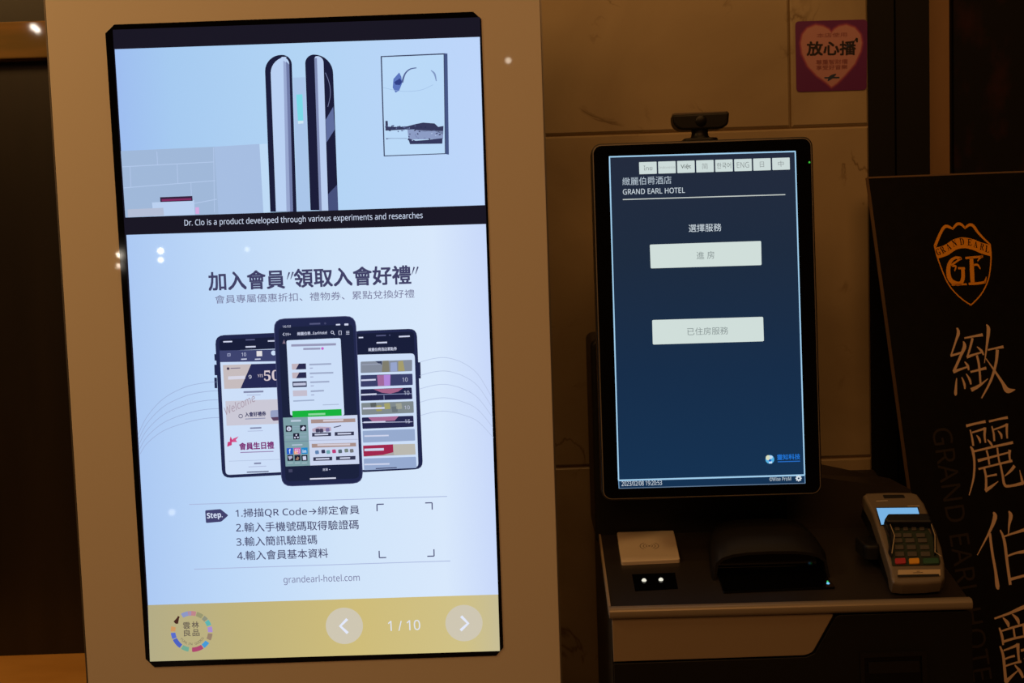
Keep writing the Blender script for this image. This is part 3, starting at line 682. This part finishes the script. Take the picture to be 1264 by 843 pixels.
# double light window
b = MB(DS)
o1 = DS.P([(775, 706.5), (838, 704), (843, 730.5), (778.5, 734)]); i1 = DS.P([(781, 709.5), (832, 707.5), (836, 726.5), (785, 729.5)])
b.ring(ccw(o1), ccw(i1), 0, 0.004, mat('window_frame', (34, 31, 28), .4)); bwf = b.build('window_frame', kq); b = MB(DS); b.poly([(780, 709), (833, 707), (837, 727), (784, 730)], GLS, 2)
b.build('window_glass', bwf)
for x, y in ((795, 717), (815.8, 716.2)):
    b = MB(DS); c = DS.loc(x, y); M = DS.Ml @ Matrix.Translation((c[0], c[1], 0.0006))
    b.lathe([(0.0034, 0), (0.0032, .001), (0.0021, .0024), (0.0001, .003)], E(236, 232, 214), 14, M); b.build('status_lamp', kq, label='small lit white lamp')
# passport scanner with arched hood
b = MB(DS)
b.raised([(884, 705), (1010, 699), (1031, 727), (893, 733)], GLS, 0.0, 0.003, 2, .001); b.build('document_glass', kq)
b = MB()
hc = kpt(955, 715, YF + .06); hw0 = 0.078
yh0 = YF + .045; yh1 = YF + .17; zh = dz(yh0) - .006


def arch(w, h, n=10):
    o = [(-w, 0)]
    for i in range(n + 1):
        a = math.pi - math.pi * i / n; o.append((w * .97 * math.copysign(abs(math.cos(a)) ** .7, math.cos(a)), h * (0.30 + 0.70 * math.sin(a) ** .55)))
    return o + [(w, 0)]


HM = mat('hood_plastic', (22, 20, 19), 0.5, 0.3)
xc_ = hc.x
st = []
ya = YF + .075
for y, w, h in ((ya, .083, .044), (ya + .012, .084, .052), (ya + .05, .080, .056), (ya + .085, .076, .052), (ya + .10, .072, .040)):
    st.append([(xc_ + u, y, dz(y) - .004 + v) for u, v in arch(w, h)])
N = len(st[0]); V = [p for r_ in st for p in r_]
b.add(V, [(k * N + i, k * N + i + 1, (k + 1) * N + i + 1, (k + 1) * N + i) for k in range(len(st) - 1) for i in range(N - 1)], HM, None, True)
inn = [(xc_ + u, ya + .03, dz(ya + .03) - .008 + v) for u, v in arch(.076, .038)]; rim_ = [(xc_ + u, ya, dz(ya) - .004 + v) for u, v in arch(.079, .040)]
b.add(st[0] + rim_, [(i, N + i, N + i + 1, i + 1) for i in range(N - 1)], HM); b.add(rim_ + inn, [(i, N + i, N + i + 1, i + 1) for i in range(N - 1)], mat('hood_inside', (9, 8, 8), .5, .3)); b.add(inn, [tuple(range(N))], GLS)
b.add(st[-1], [tuple(range(N - 1, -1, -1))], HM)
b.build('scanner_hood', kq, label='dark arched hood over the document scanner')
b = MB(DS); c = DS.loc(1022, 722.6); M = DS.Ml @ Matrix.Translation((c[0], c[1], 0.003)); b.lathe([(.0022, 0), (.002, .001), (.0001, .0016)], E(120, 206, 255), 12, M)
c = DS.loc(1021.4, 720.4); b.lathe([(.0012, 0), (.0011, .001), (.0001, .0014)], E(40, 200, 90), 10, DS.Ml @ Matrix.Translation((c[0], c[1], 0.003))); b.build('status_lamp', kq, label='small blue and green lamp')
# column behind the screen and low rear housing
cl = kpt(728.5, 440, 0.10).x; ct = kpt(733, 418, 0.09).z
b = MB(); b.slab(rrect(cl, cl + .30, dz(.1) - .02, ct, .012), -0.24, -0.085, DKP, .006, 3, UPRIGHT()); b.build('column', kq)
h1 = kpt(1018, 590, .085); h2 = kpt(1124, 604, .085); h3 = kpt(1018, 572, .16); h4 = kpt(1119, 590, .16)
b = MB()
x0, x1_ = 0.12, h2.x
def hz(p, q, x): return p.z + (q.z - p.z) * (x - p.x) / (q.x - p.x)
V = [(x0, .085, 1.0), (x1_, .085, 1.0), (x1_, .085, h2.z), (x0, .085, hz(h1, h2, x0)), (x0, .22, 1.0), (x1_ - .008, .22, 1.0), (x1_ - .008, .16, h4.z), (x0, .16, hz(h3, h4, x0)), (x1_ - .012, .22, h4.z - .01), (x0, .22, hz(h3, h4, x0) - .01)]
b.add(V, [(0, 1, 2, 3), (3, 2, 6, 7), (7, 6, 8, 9), (1, 5, 8, 6, 2), (0, 3, 7, 9, 4), (4, 9, 8, 5), (0, 4, 5, 1)], mat('rear_satin', (46, 40, 36), .45)); b.build('rear_housing', kq)

# touch screen
TT = 0.05902; TO = Vector((QX, QY, 1.3475))
TU = Vector((0, 0, math.cos(TT))) + QF * math.sin(TT)
TS = Sheet(kq, frame(tuple(TO), tuple(QXV), tuple(TU)), (870, 400))
q = [TS.loc(*p) for p in ((729.5, 177.5), (1002.5, 168), (1016, 609), (743.2, 620))]
tx0 = (q[0][0] + q[3][0]) / 2; tx1 = (q[1][0] + q[2][0]) / 2; ty1 = (q[0][1] + q[1][1]) / 2; ty0 = (q[2][1] + q[3][1]) / 2
b = MB(); b.slab(rrect(tx0, tx1, ty0, ty1, .014, 8), -.034, -.0012, mat('screen_outer', (30, 27, 25), .35, .5), .002, 3, TS.Ml); b.slab(rrect(tx0 + .002, tx1 - .002, ty0 + .002, ty1 - .002, .0125, 8), -.004, -.0010, mat('screen_shell', (138, 128, 118), .35, .5, .3), 0, 3, TS.Ml)
b.slab(rrect(tx0 + .05, tx1 - .05, ty0 + .14, ty1 - .14, .02), -.085, -.030, DKP, M=TS.Ml); sh = b.build('screen_shell', kq)
b = MB(); b.slab(rrect(tx0 + .0032, tx1 - .0032, ty0 + .0032, ty1 - .0032, .0115, 8), -.002, -.0004, mat('bezel_plastic', (9, 9, 11)), .0004, 2, TS.Ml, BLACKGLASS); b.build('screen_bezel', kq)
for_ = TS.Ml.copy(); TS.Ml = TS.Ml @ Matrix.Translation((0, 0, -.0003))
BG = E_ramp('kiosk_blue', 1, [(0, (20, 50, 82)), (.35, (22, 45, 73)), (.7, (29, 43, 63)), (1, (35, 43, 61))]); FRM = E(160, 205, 236); LB = E(204, 218, 216); LB2 = E(208, 222, 218)
b = MB(TS); b.poly([(751.5, 193), (982, 186.4), (993.8, 596.8), (764, 603.2)], BG, 0); ks = b.build('touch_screen', kq)
b = MB(TS)
b.stroke([(752.2, 193.6), (981.6, 186.9)], FRM, 1, 1.7, sm=False); b.stroke([(752.3, 193), (763.6, 593)], FRM, 1, 1.6, sm=False); b.stroke([(981.6, 186.5), (993.2, 586.4)], FRM, 1, 1.6, sm=False); b.stroke([(763.2, 593), (993.4, 586.4)], FRM, 1, 2, sm=False)
b.stroke([(763.6, 593), (764.2, 603)], E(110, 150, 186), 1, 1, sm=False); b.stroke([(764, 602.8), (993.8, 596.4)], E(96, 120, 146), 1, 1, sm=False); b.stroke([(993.4, 586), (993.8, 596.6)], E(110, 150, 186), 1, 1, sm=False)
b.build('border_lines', ks)
for i, t in enumerate(('ไทย', 'Indonesia', 'Việt', '简', '한국어', 'ENG', '日', '中')):
    x = 788.8 + 23.47 * i; y = 200.2 - .735 * i; b = MB(TS)
    b.poly([(x, y), (x + 21.6, y - .66), (x + 22, y + 14.2), (x + .4, y + 14.9)], LB, 2, .8)
    w, h, c = ((11, 6, 130), (19, 3, 168), (12.6, 6.6, 84), (7.4, 7.4, 150), (17.6, 7.4, 120), (15, 7, 142), (5.2, 6.8, 142), (7, 7.4, 142))[i]
    yb = y + 7.2 + h / 2; b.text(t, (x + 11 - w / 2, yb + .15), (x + 11 + w / 2, yb - w * .028), h, E(c, c + 8, c + 8), 3, -.012 if i != 2 else .004); b.build('language_button', ks)
b = MB(TS); TX = E(206, 218, 226)
b.text('緻麗伯爵酒店', (768.4, 229), (829, 226.8), 9.8, E(178, 192, 204), 2, -.008); b.text('GRAND EARL HOTEL', (769, 240.2), (845.4, 238), 6.7, TX, 2, .002)
b.stroke([(768.8, 246.3), (969.3, 240.2)], E(196, 204, 200), 2, 1.2, sm=False); b.build('hotel_name', ks)
b = MB(TS); b.text('選擇服務', (850.2, 286.6), (890.6, 285.2), 9.6, TX, 2, 0); b.build('prompt_text', ks)
for q, t, p0, p1, h in (([(802.1, 301.9), (939.5, 297.4), (940.1, 327.2), (803.2, 331.3)], '進 房', (860, 320.2), (882, 319.4), 9.6), ([(805, 395), (942, 391), (943, 421.2), (805.8, 425.3)], '已住房服務', (848.4, 414), (899, 412.6), 9.4)):
    b = MB(TS); b.poly(q, LB2, 2, 1.6); b.text(t, p0, p1, h, E(132, 144, 144), 3, -.006); b.build('service_button', ks)
b = MB(TS); b.disc(950.3, 567, 5.4, E(84, 176, 226), 2); b.disc(948.4, 565, 3.2, E(214, 220, 190), 3, 20); b.disc(951.8, 564.2, 2, E(190, 216, 240), 4, 14); b.disc(950.4, 568.4, 1.7, E(28, 96, 190), 4, 12); b.poly([(948.8, 569.6), (953, 569.4), (953, 572), (949.4, 572)], E(196, 226, 250), 4)
b.text('靈知科技', (959.4, 567.8), (987.8, 566.8), 6.8, E(36, 124, 226), 2, .008); b.stroke([(960, 570), (987.6, 569.2)], E(40, 110, 200), 2, 1.1, sm=False); b.build('maker_mark', ks)
b = MB(TS); b.text('2023/02/08 19:20:53', (767.4, 600), (817.2, 598.6), 5.8, E(206, 218, 228), 2, 0); b.build('date_text', ks); b = MB(TS); b.text('©Wise ProM', (949.8, 593.9), (976.6, 593.1), 4.8, E(190, 204, 212), 2, 0); b.build('version_text', ks); b = MB(TS)
for i in range(8):
    a = i * math.pi / 4; b.stroke([(985.8 + 2 * math.cos(a), 590.4 + 2 * math.sin(a)), (985.8 + 3.8 * math.cos(a), 590.4 + 3.8 * math.sin(a))], E(216, 226, 232), 2, 1.5, sm=False)
b.disc(985.8, 590.4, 2.9, E(216, 226, 232), 3, 16); b.disc(985.8, 590.4, 1.2, E(26, 52, 84), 4, 10); b.build('settings_gear', ks)
TS.Ml = for_
b = MB(TS); c = TS.loc(999.2, 200.3); b.lathe([(.0014, 0), (.0013, .0004), (.0001, .0007)], E(60, 190, 60), 12, TS.Ml @ Matrix.Translation((c[0], c[1], -.0003))); b.build('power_lamp', kq, label='tiny green power lamp')

# ------------------------------------------------------------------ webcam on top of the screen
top = TS.Mw @ Vector(((TS.loc(866, 168)[0]), ty1, -.018))
wc = thing('webcam', 'small black webcam perched on top of the check-in screen', 'camera', tuple(top), QYAW)
wm = mat('webcam_plastic', (14, 13, 12), .45, .3); ws = TS.s
b = MB(); b.slab(rrect(-.0255, .0255, -.016, .016, .012, 6), -.001, .005, wm, .003, 3); b.build('foot', wc)
b = MB(); b.lathe([(.0155, .004), (.0128, .008), (.0118, .013), (.013, .018), (.0155, .022)], wm, 24); b.build('stem', wc)
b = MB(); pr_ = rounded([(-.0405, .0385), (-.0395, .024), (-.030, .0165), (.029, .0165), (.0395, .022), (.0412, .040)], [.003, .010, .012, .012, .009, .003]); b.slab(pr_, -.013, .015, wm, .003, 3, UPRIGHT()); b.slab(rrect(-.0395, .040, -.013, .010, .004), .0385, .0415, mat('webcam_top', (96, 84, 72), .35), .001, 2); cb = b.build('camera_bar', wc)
b = MB(); LM = frame((.0, -.015, .0285), (1, 0, 0), (0, 0, 1)); b.lathe([(.008, -.002), (.008, .0010), (.0072, .0014), (.0001, .0014)], mat('lens_dark', (8, 8, 8), .35, .3), 24, LM); b.build('lens', cb)

# ------------------------------------------------------------------ card payment terminal
TL = R(33); PO = on_y(1117, 662, 1.572)


def tframe(psi):
    X = Vector((math.cos(psi), math.sin(psi), 0)); F = Vector((-math.sin(psi), math.cos(psi), 0))
    return frame(tuple(PO), tuple(X), tuple(F * math.cos(TL) + Vector((0, 0, math.sin(TL)))))


lo_, hi_ = R(-25), R(15)
for _ in range(30):
    mid = (lo_ + hi_) / 2; s_ = Sheet(None, tframe(mid), (1117, 662)); df = s_.loc(1100.5, 607)[0] - s_.loc(1134, 708)[0]
    if df < 0: lo_ = mid
    else: hi_ = mid
PSI = max(R(-9), min(R(4), mid))
PF = Vector((-math.sin(PSI), math.cos(PSI), 0))
pg = QM.inverted() @ PO; base = Vector((PO.x, PO.y, dz(pg.y)))
term = thing('payment_terminal', 'grey handheld card payment terminal with keypad propped on the kiosk counter', 'card terminal', tuple(base), PSI)
PS = Sheet(term, tframe(PSI), (1117, 662))
GREY = mat('terminal_grey', (116, 105, 94), .36, .5, .15); TDK = mat('terminal_black', (20, 21, 26), .4, .4); KEYB = mat('keypad_bed', (40, 52, 44), .5, .3)
k9 = lambda q: sub(q, 1030, 590, 5.62)
out = k9([(200, 118), (225, 100), (380, 94), (530, 96), (575, 108), (625, 175), (665, 270), (705, 360), (745, 480), (766, 590), (768, 690), (745, 718), (640, 730), (480, 735), (410, 726), (393, 690), (385, 630), (352, 520), (312, 390), (262, 240), (215, 150)])
b = MB(PS); pp = ccw(PS.P(out)); b.slab(pp, -.020, 0, GREY, .004, 3, PS.Ml); b.build('body', term)
Mi = term.matrix_basis.inverted()


def hull_under(name, outl, h0, h1, straight):
    """shell below the face: from depth h0 to depth h1 (or straight down to the counter), never below the counter"""
    up_ = [PS.Ml @ Vector((x, y, h0)) for x, y in outl]; dn = []
    for (x, y), p in zip(outl, up_):
        w = term.matrix_basis @ (p if straight else PS.Ml @ Vector((x, y, h1))); l = QM.inverted() @ w; fl = (QM @ Vector((l.x, l.y, dz(l.y)))).z + .0008
        w.z = fl if straight else max(w.z, fl); dn.append(Mi @ w)
    N = len(up_); m_ = MB(); m_.add([tuple(p) for p in dn + up_], [tuple(range(N - 1, -1, -1)), tuple(range(N, 2 * N))] + [(i, (i + 1) % N, N + (i + 1) % N, N + i) for i in range(N)], TDK)
    m_.build(name, term)


hull_under('underside', inset(pp, .002), -.020, -.044, False); hull_under('rest', inset(pp, .012), -.024, 0, True)
b = MB(PS); b.poly(k9([(285, 205), (582, 201), (606, 300), (318, 335)]), mat('terminal_black', (20, 21, 26)), 2, 2); b.poly(k9([(291, 210), (575, 207), (600, 290), (325, 326)]), E(120, 178, 226), 4); b.build('display', term, label='lit blue display')
b = MB(PS); b.raised(k9([(335, 120), (478, 118), (490, 138), (345, 142)]), TDK, 0, .001, 1, .0003); b.stroke(k9([(290, 161), (370, 158)]), mat('pale_highlight', (210, 196, 176), .5), 3, 1, sm=False); b.stroke(k9([(505, 196), (590, 194)]), mat('pale_highlight', (210, 196, 176)), 3, 1, sm=False); b.build('paper_door', term)  # pale lines on the door are highlights painted on
b = MB(PS); b.raised(k9([(352, 345), (640, 345), (690, 430), (735, 580), (730, 606), (400, 612), (395, 570)]), KEYB, 0, .0015, 2, .0004); kb = b.build('keypad', term)
KG = mat('key_grey', (78, 74, 72), .5, .4)
for y, xs, w, hh in ((362, (432, 490, 548, 603), 34, 22), (407, (430, 503, 594), 62, 26), (443, (436, 520, 607), 64, 28), (490, (445, 530, 622), 64, 30), (537, (448, 536, 628), 66, 32)):
    for x in xs:
        b = MB(PS); b.raised(k9([(x - w / 2, y - hh / 2), (x + w / 2, y - hh / 2 - 1), (x + w / 2 + 4, y + hh / 2 - 1), (x - w / 2 + 4, y + hh / 2)]), KG, .0015, .0035, 1.2, .0008); b.build('key', kb)
for x, w, c, n in ((453, 74, (178, 44, 58), 'red cancel key'), (549, 72, (226, 160, 40), 'yellow clear key'), (665, 110, (36, 82, 62), 'green enter key')):
    b = MB(PS); b.raised(k9([(x - w / 2, 568), (x + w / 2, 565), (x + w / 2 + 5, 603), (x - w / 2 + 5, 606)]), mat(n, c, .45), .0015, .0038, 2, .0008); b.build('key', kb, label=n)
# privacy shield: dark hood with wings
b = MB(PS); SH = mat('shield_plastic', (22, 25, 38), .35, .45)
b.raised(k9([(338, 330), (362, 292), (640, 290), (662, 316), (668, 352), (360, 352)]), SH, 0, .014, 2, .003)
b.raised(k9([(338, 330), (366, 310), (412, 430), (394, 560), (372, 520), (380, 440)]), SH, 0, .009, 1, .002)
b.raised(k9([(645, 300), (668, 330), (700, 430), (705, 540), (690, 545), (684, 430)]), SH, 0, .009, 1, .002)
SE = mat('shield_edge', (190, 172, 146), .3, .5, .3); L1 = .0094 / STEP
b.stroke(k9([(364, 312), (410, 430), (392, 556)]), SE, L1, 1, sm=False); b.stroke(k9([(648, 304), (690, 430), (690, 545), (735, 575)]), SE, L1, 1, sm=False); b.build('privacy_shield', term)
b = MB(PS); b.raised(k9([(440, 640), (735, 636), (737, 680), (440, 690)]), mat('slot_plate', (196, 176, 146), .4, .4, .15), 0, .0012, 1, .0004); b.poly(k9([(436, 676), (724, 670), (726, 684), (438, 692)]), TDK, 12, .5); b.stroke(k9([(545, 662), (612, 660)]), TDK, 11, .8, sm=False); b.stroke(k9([(570, 652), (592, 651)]), TDK, 11, .8, sm=False); b.build('card_slot', term)
b = MB(PS); c = PS.Ml @ Vector((PS.loc(1070, 655)[0] + .006, PS.loc(1070, 655)[1], -.040)); b.slab(rrect(-.012, .014, -.03, .03, .010), c.z - .006, c.z + .014, TDK, .004, 3, Matrix.Translation((c.x, c.y, 0))); b.build('side_grip', term)

# ------------------------------------------------------------------ leaning poster board
LN, BY, BR_ = R(11.4076), R(12.9268), R(1.0624)
BX0 = Vector((math.cos(BY), math.sin(BY), 0)); BF = Vector((-math.sin(BY), math.cos(BY), 0)); BU0 = Vector((0, 0, math.cos(LN))) + BF * math.sin(LN)
BX = math.cos(BR_) * BX0 + math.sin(BR_) * BU0; BU = -math.sin(BR_) * BX0 + math.cos(BR_) * BU0
BO = on_y(1072, 219, 1.92); bh = BO.z / BU.z * .998; bw = .32
foot = BO - BU * bh + BX * (bw / 2)
board = thing('poster_board', 'black hotel name poster board with gold lettering leaning beside the kiosk', 'poster', (foot.x, foot.y, 0), BY)
BS = Sheet(board, frame(tuple(BO), tuple(BX), tuple(BU)), (1190, 500))
b = MB(); b.slab(rrect(0, bw, -bh, 0, .002), -.010, 0, mat('board_edge', (120, 96, 74), .5, .4), .0, M=BS.Ml, capm=noisy('poster_black', (14, 12, 11), (18, 15, 13), (60, 60, 60), 3, .45, .35)); b.build('panel', board)
b = MB(); b.slab(rrect(0.0, bw, -.002, .0008), -.010, .0006, mat('board_edge', (120, 96, 74)), M=BS.Ml); b.build('top_edge', board)
GOLD = mat('poster_gold', (255, 172, 44), .5, .3); TAN = mat('poster_tan', (236, 206, 182), .55, .3); DIM = mat('poster_dim_print', (50, 44, 38), .55, .3); PBK = mat('poster_black_print', (16, 12, 9), .5, .3)
ks_ = lambda q: sub(q, 1144, 265, 7.02)
b = MB(BS)
for s_ in ([(70, 275, 24), (100, 200, 24), (140, 120, 24), (175, 100, 24), (230, 126, 16)], [(222, 126, 14), (262, 82, 22), (300, 86, 22), (334, 122, 14)], [(326, 120, 14), (368, 88, 22), (402, 98, 24), (440, 150, 22), (490, 205, 17), (545, 255, 14)], [(68, 268, 15), (95, 380, 11), (180, 590, 10), (280, 710, 10), (382, 784, 10)], [(382, 784, 10), (470, 690, 10), (530, 570, 10), (552, 440, 11), (555, 330, 12), (545, 250, 13)]): b.stroke(ks_(s_), GOLD, 2)
upc = smooth([(72, 288), (150, 265), (230, 215), (310, 197), (400, 212), (470, 240), (548, 262)]); lwc = smooth([(90, 383), (180, 352), (250, 306), (320, 290), (400, 306), (470, 336), (553, 360)])
V = [p for a, c in zip(upc, lwc) for p in (BS.loc(*ks_([a])[0]), BS.loc(*ks_([c])[0]))]
b.add([(x, y, 2.5 * STEP) for x, y in V], [(2 * i + 1, 2 * i + 3, 2 * i + 2, 2 * i) for i in range(len(upc) - 1)], GOLD, BS.Ml)
for ch, x, y, a in (('G', 110, 350, -25), ('R', 152, 330, -30), ('A', 200, 303, -30), ('N', 248, 275, -18), ('D', 306, 262, -2), ('E', 370, 268, 6), ('A', 420, 284, 14), ('R', 474, 306, 16), ('L', 520, 326, 14)):
    ca, sa = math.cos(R(a)), math.sin(R(a)); b.text(ch, *ks_([(x - 18 * ca, y - 18 * sa), (x + 18 * ca, y + 18 * sa)]), 7.6, PBK, 4, 0, face=2)
for s_ in ([(296, 380, 26), (245, 374, 20), (202, 410, 28), (185, 480, 36), (198, 555, 38), (240, 592, 36), (290, 594, 30), (312, 550, 32), (312, 470, 30)], [(270, 464, 16), (330, 464, 16)], [(298, 376, 22), (262, 402, 14), (216, 438, 18), (250, 448, 16), (240, 488, 8)], [(215, 608, 14), (345, 602, 14)],
           [(385, 372, 32), (390, 480, 38), (396, 590, 36)], [(333, 376, 18), (400, 370, 18), (486, 362, 16)], [(480, 358, 18), (452, 384, 12), (440, 404, 8)], [(400, 440, 14), (438, 434, 16), (462, 470, 9)], [(362, 600, 18), (440, 595, 20), (510, 584, 18)], [(500, 590, 20), (516, 538, 6)]): b.stroke(ks_(s_), GOLD, 3)
b.build('shield_emblem', board, label='gold shield emblem')
CH = [(1164, 390, 7.66, [[(132, 112, 14), (145, 160, 30), (120, 240, 19), (76, 372, 14)], [(70, 376, 20), (130, 360, 18), (190, 340, 14)], [(192, 240, 12), (203, 290, 34), (170, 370, 24), (102, 522, 24)], [(95, 530, 28), (170, 502, 18), (230, 482, 14)], [(203, 432, 8), (232, 470, 24), (242, 512, 14)], [(128, 588, 8), (122, 660, 20), (118, 735, 26), (120, 754, 6)], [(176, 578, 8), (200, 640, 22), (206, 690, 12)], [(218, 546, 8), (250, 600, 22), (263, 648, 14)],
       [(200, 210, 14), (290, 192, 18), (374, 178, 26)], [(278, 210, 22), (255, 300, 20), (230, 382, 16)], [(222, 390, 26), (290, 366, 18), (360, 345, 14)], [(320, 290, 8), (362, 330, 24), (382, 370, 12)], [(258, 530, 18), (330, 512, 18), (408, 492, 24)], [(318, 372, 20), (338, 460, 22), (353, 640, 18)], [(264, 700, 34), (340, 660, 24), (424, 593, 6)], [(408, 82, 10), (428, 125, 34), (415, 260, 22), (390, 446, 6)], [(422, 322, 14), (500, 304, 16), (570, 292, 26)], [(512, 318, 30), (498, 450, 24), (450, 610, 22), (363, 778, 12)], [(403, 402, 8), (480, 510, 18), (560, 630, 28), (606, 703, 48), (680, 696, 6)]]),
      (1180, 505, 7.33, [[(92, 152, 22), (180, 130, 18), (267, 112, 22)], [(298, 112, 18), (380, 92, 16), (468, 75, 22)], [(128, 186, 12), (145, 260, 18), (156, 332, 18)], [(145, 212, 14), (200, 195, 16), (262, 175, 18)], [(262, 165, 24), (258, 240, 20), (266, 305, 14)], [(186, 236, 8), (210, 270, 22), (220, 308, 10)], [(323, 154, 12), (340, 220, 18), (346, 290, 16)], [(340, 185, 14), (400, 165, 14), (460, 140, 18)], [(460, 130, 22), (458, 200, 20), (463, 266, 14)], [(378, 195, 8), (405, 228, 22), (413, 270, 10)], [(283, 275, 8), (310, 305, 20), (328, 334, 14)],
       [(128, 338, 10), (150, 375, 24), (165, 480, 20), (158, 620, 18), (118, 780, 8)], [(155, 384, 16), (330, 342, 18), (440, 318, 20), (514, 302, 22)], [(196, 467, 24), (350, 426, 16), (482, 390, 14)], [(485, 368, 26), (482, 420, 20), (491, 482, 16)], [(202, 542, 16), (350, 505, 16), (508, 467, 20)], [(275, 372, 16), (290, 430, 16), (300, 502, 16)], [(372, 348, 16), (380, 420, 16), (396, 505, 16)], [(253, 535, 20), (270, 620, 20), (270, 738, 22)], [(275, 610, 14), (320, 600, 14), (368, 591, 18)], [(262, 738, 30), (320, 700, 22), (380, 653, 6)], [(400, 500, 18), (420, 600, 20), (440, 688, 24), (500, 693, 20), (604, 670, 26)], [(604, 680, 28), (590, 620, 18), (574, 550, 4)], [(438, 607, 6), (490, 560, 22), (528, 512, 26)]]),
      (1194, 620, 7.03, [[(225, 86, 14), (240, 130, 36), (195, 250, 20), (86, 458, 6)], [(195, 268, 22), (215, 430, 22), (245, 600, 24), (262, 730, 34), (276, 750, 6)], [(358, 76, 10), (376, 115, 34), (362, 200, 18), (355, 290, 6)], [(285, 240, 12), (320, 330, 24), (345, 520, 24), (372, 716, 24)], [(315, 298, 12), (400, 268, 16), (540, 225, 30)], [(345, 468, 14), (420, 440, 16), (490, 428, 24), (520, 420, 10)], [(375, 668, 22), (440, 650, 20), (560, 620, 20)], [(540, 225, 34), (545, 420, 26), (560, 640, 24)]]),
      (1194, 740, 8.18, [[(273, 192, 16), (420, 140, 22), (573, 75, 34), (700, 40, 30)], [(358, 182, 10), (405, 235, 34), (416, 280, 14)], [(452, 146, 10), (505, 200, 34), (520, 250, 14)], [(600, 90, 34), (590, 200, 16)], [(322, 284, 16), (350, 370, 26), (361, 460, 16)], [(345, 318, 14), (480, 275, 20), (640, 235, 20)], [(465, 290, 18), (480, 388, 20)], [(355, 428, 22), (480, 390, 20), (660, 355, 20)], [(565, 255, 20), (575, 370, 20)], [(650, 235, 20), (660, 360, 20)], [(328, 470, 16), (360, 560, 26), (375, 700, 28), (388, 835, 30)], [(365, 515, 14), (430, 490, 18), (500, 462, 26)], [(508, 442, 34), (512, 540, 26), (521, 634, 20)], [(380, 600, 16), (430, 580, 16), (478, 568, 20)], [(385, 670, 16), (460, 645, 16), (544, 624, 22)], [(380, 840, 40), (450, 770, 22), (524, 703, 6)], [(476, 660, 12), (530, 725, 30), (562, 790, 22)], [(538, 515, 22), (640, 490, 20), (700, 480, 20)], [(655, 410, 20), (665, 560, 20), (662, 760, 20), (600, 740, 8)], [(570, 590, 12), (600, 620, 24)]])]
for ox, oy, k, sl in CH:
    b = MB(BS)
    for i, s_ in enumerate(sl): b.stroke(sub(s_, ox, oy, k), TAN, 2 + .2 * i, k=5)
    b.build('lettering', board, label='large tan brush-style character')
b = MB(BS); b.text('GRAND EARL HOTEL', (1149.8, 530), (1204, 862), 24, DIM, 2, -.014); b.build('hotel_name', board, label='dim letters running down the board')

# ------------------------------------------------------------------ heart sticker on the marble
sc_ = on_y(1025, 68, WY - .0006)
st_ = thing('sticker', 'square purple sticker with a pale heart stuck on the marble wall', 'sticker', tuple(sc_), 0)
HS = Sheet(st_, frame(tuple(sc_), (1, 0, 0), (0, 0, 1)), (1025, 68)); kh = lambda q: sub(q, 970, 10, 7.66)
b = MB(HS); b.raised([(981.5, 26.5), (1070.5, 24), (1069.6, 111), (983, 113.6)], mat('sticker_purple', (104, 40, 104), .35, .4), 0, .0007, 5); b.build('backing', st_)
hp = [(430, 232), (455, 200), (500, 172), (570, 158), (650, 185), (705, 250), (720, 330), (705, 410), (650, 530), (555, 640), (480, 715), (430, 748), (380, 705), (290, 640), (205, 550), (150, 430), (138, 330), (155, 250), (200, 192), (280, 160), (350, 172), (405, 200)]
b = MB(HS); L0 = .0007 / STEP
for g_, c, l in ((20, (122, 48, 104), 1), (11, (150, 70, 104), 2), (2, (176, 106, 120), 3), (-6, (188, 136, 138), 4)):
    p = inset(ccw(HS.P(kh(hp))), -g_ / 7.66 * HS.s); b.add([(x, y, (L0 + l) * STEP) for x, y in p], [tuple(range(len(p)))], mat('heart_%d' % l, c, .4, .4), HS.Ml)
b.build('heart', st_, label='pale peach heart')
b = MB(HS); HI = mat('sticker_ink', (26, 14, 24), .5); H2 = mat('sticker_ink_faded', (140, 78, 84), .5); L2 = L0 + 6
b.text('放心播', *kh([(198, 450), (657, 442)]), 16.6, HI, L2, .03); b.text('本店使用', *kh([(290, 282), (576, 272)]), 5.4, H2, L2, 0)
b.text('尊重智財權', *kh([(284, 536), (582, 528)]), 5.8, H2, L2, .01); b.text('享受好音樂', *kh([(286, 588), (580, 578)]), 5.6, H2, L2, .01)
b.stroke(kh([(635, 320, 6), (655, 305, 10), (668, 290, 22), (670, 325, 16)]), HI, L2); b.stroke(kh([(600, 350, 16), (570, 365, 26)]), mat('sticker_blue', (30, 50, 84), .5), L2 + 1)
b.stroke(kh([(362, 660, 14), (505, 658, 14)]), mat('sticker_blue', (30, 50, 84)), L2, sm=False); b.stroke(kh([(395, 690, 8), (425, 655, 34), (472, 625, 10)]), mat('sticker_blue', (30, 50, 84)), L2 + 1)
b.build('sticker_text', st_)
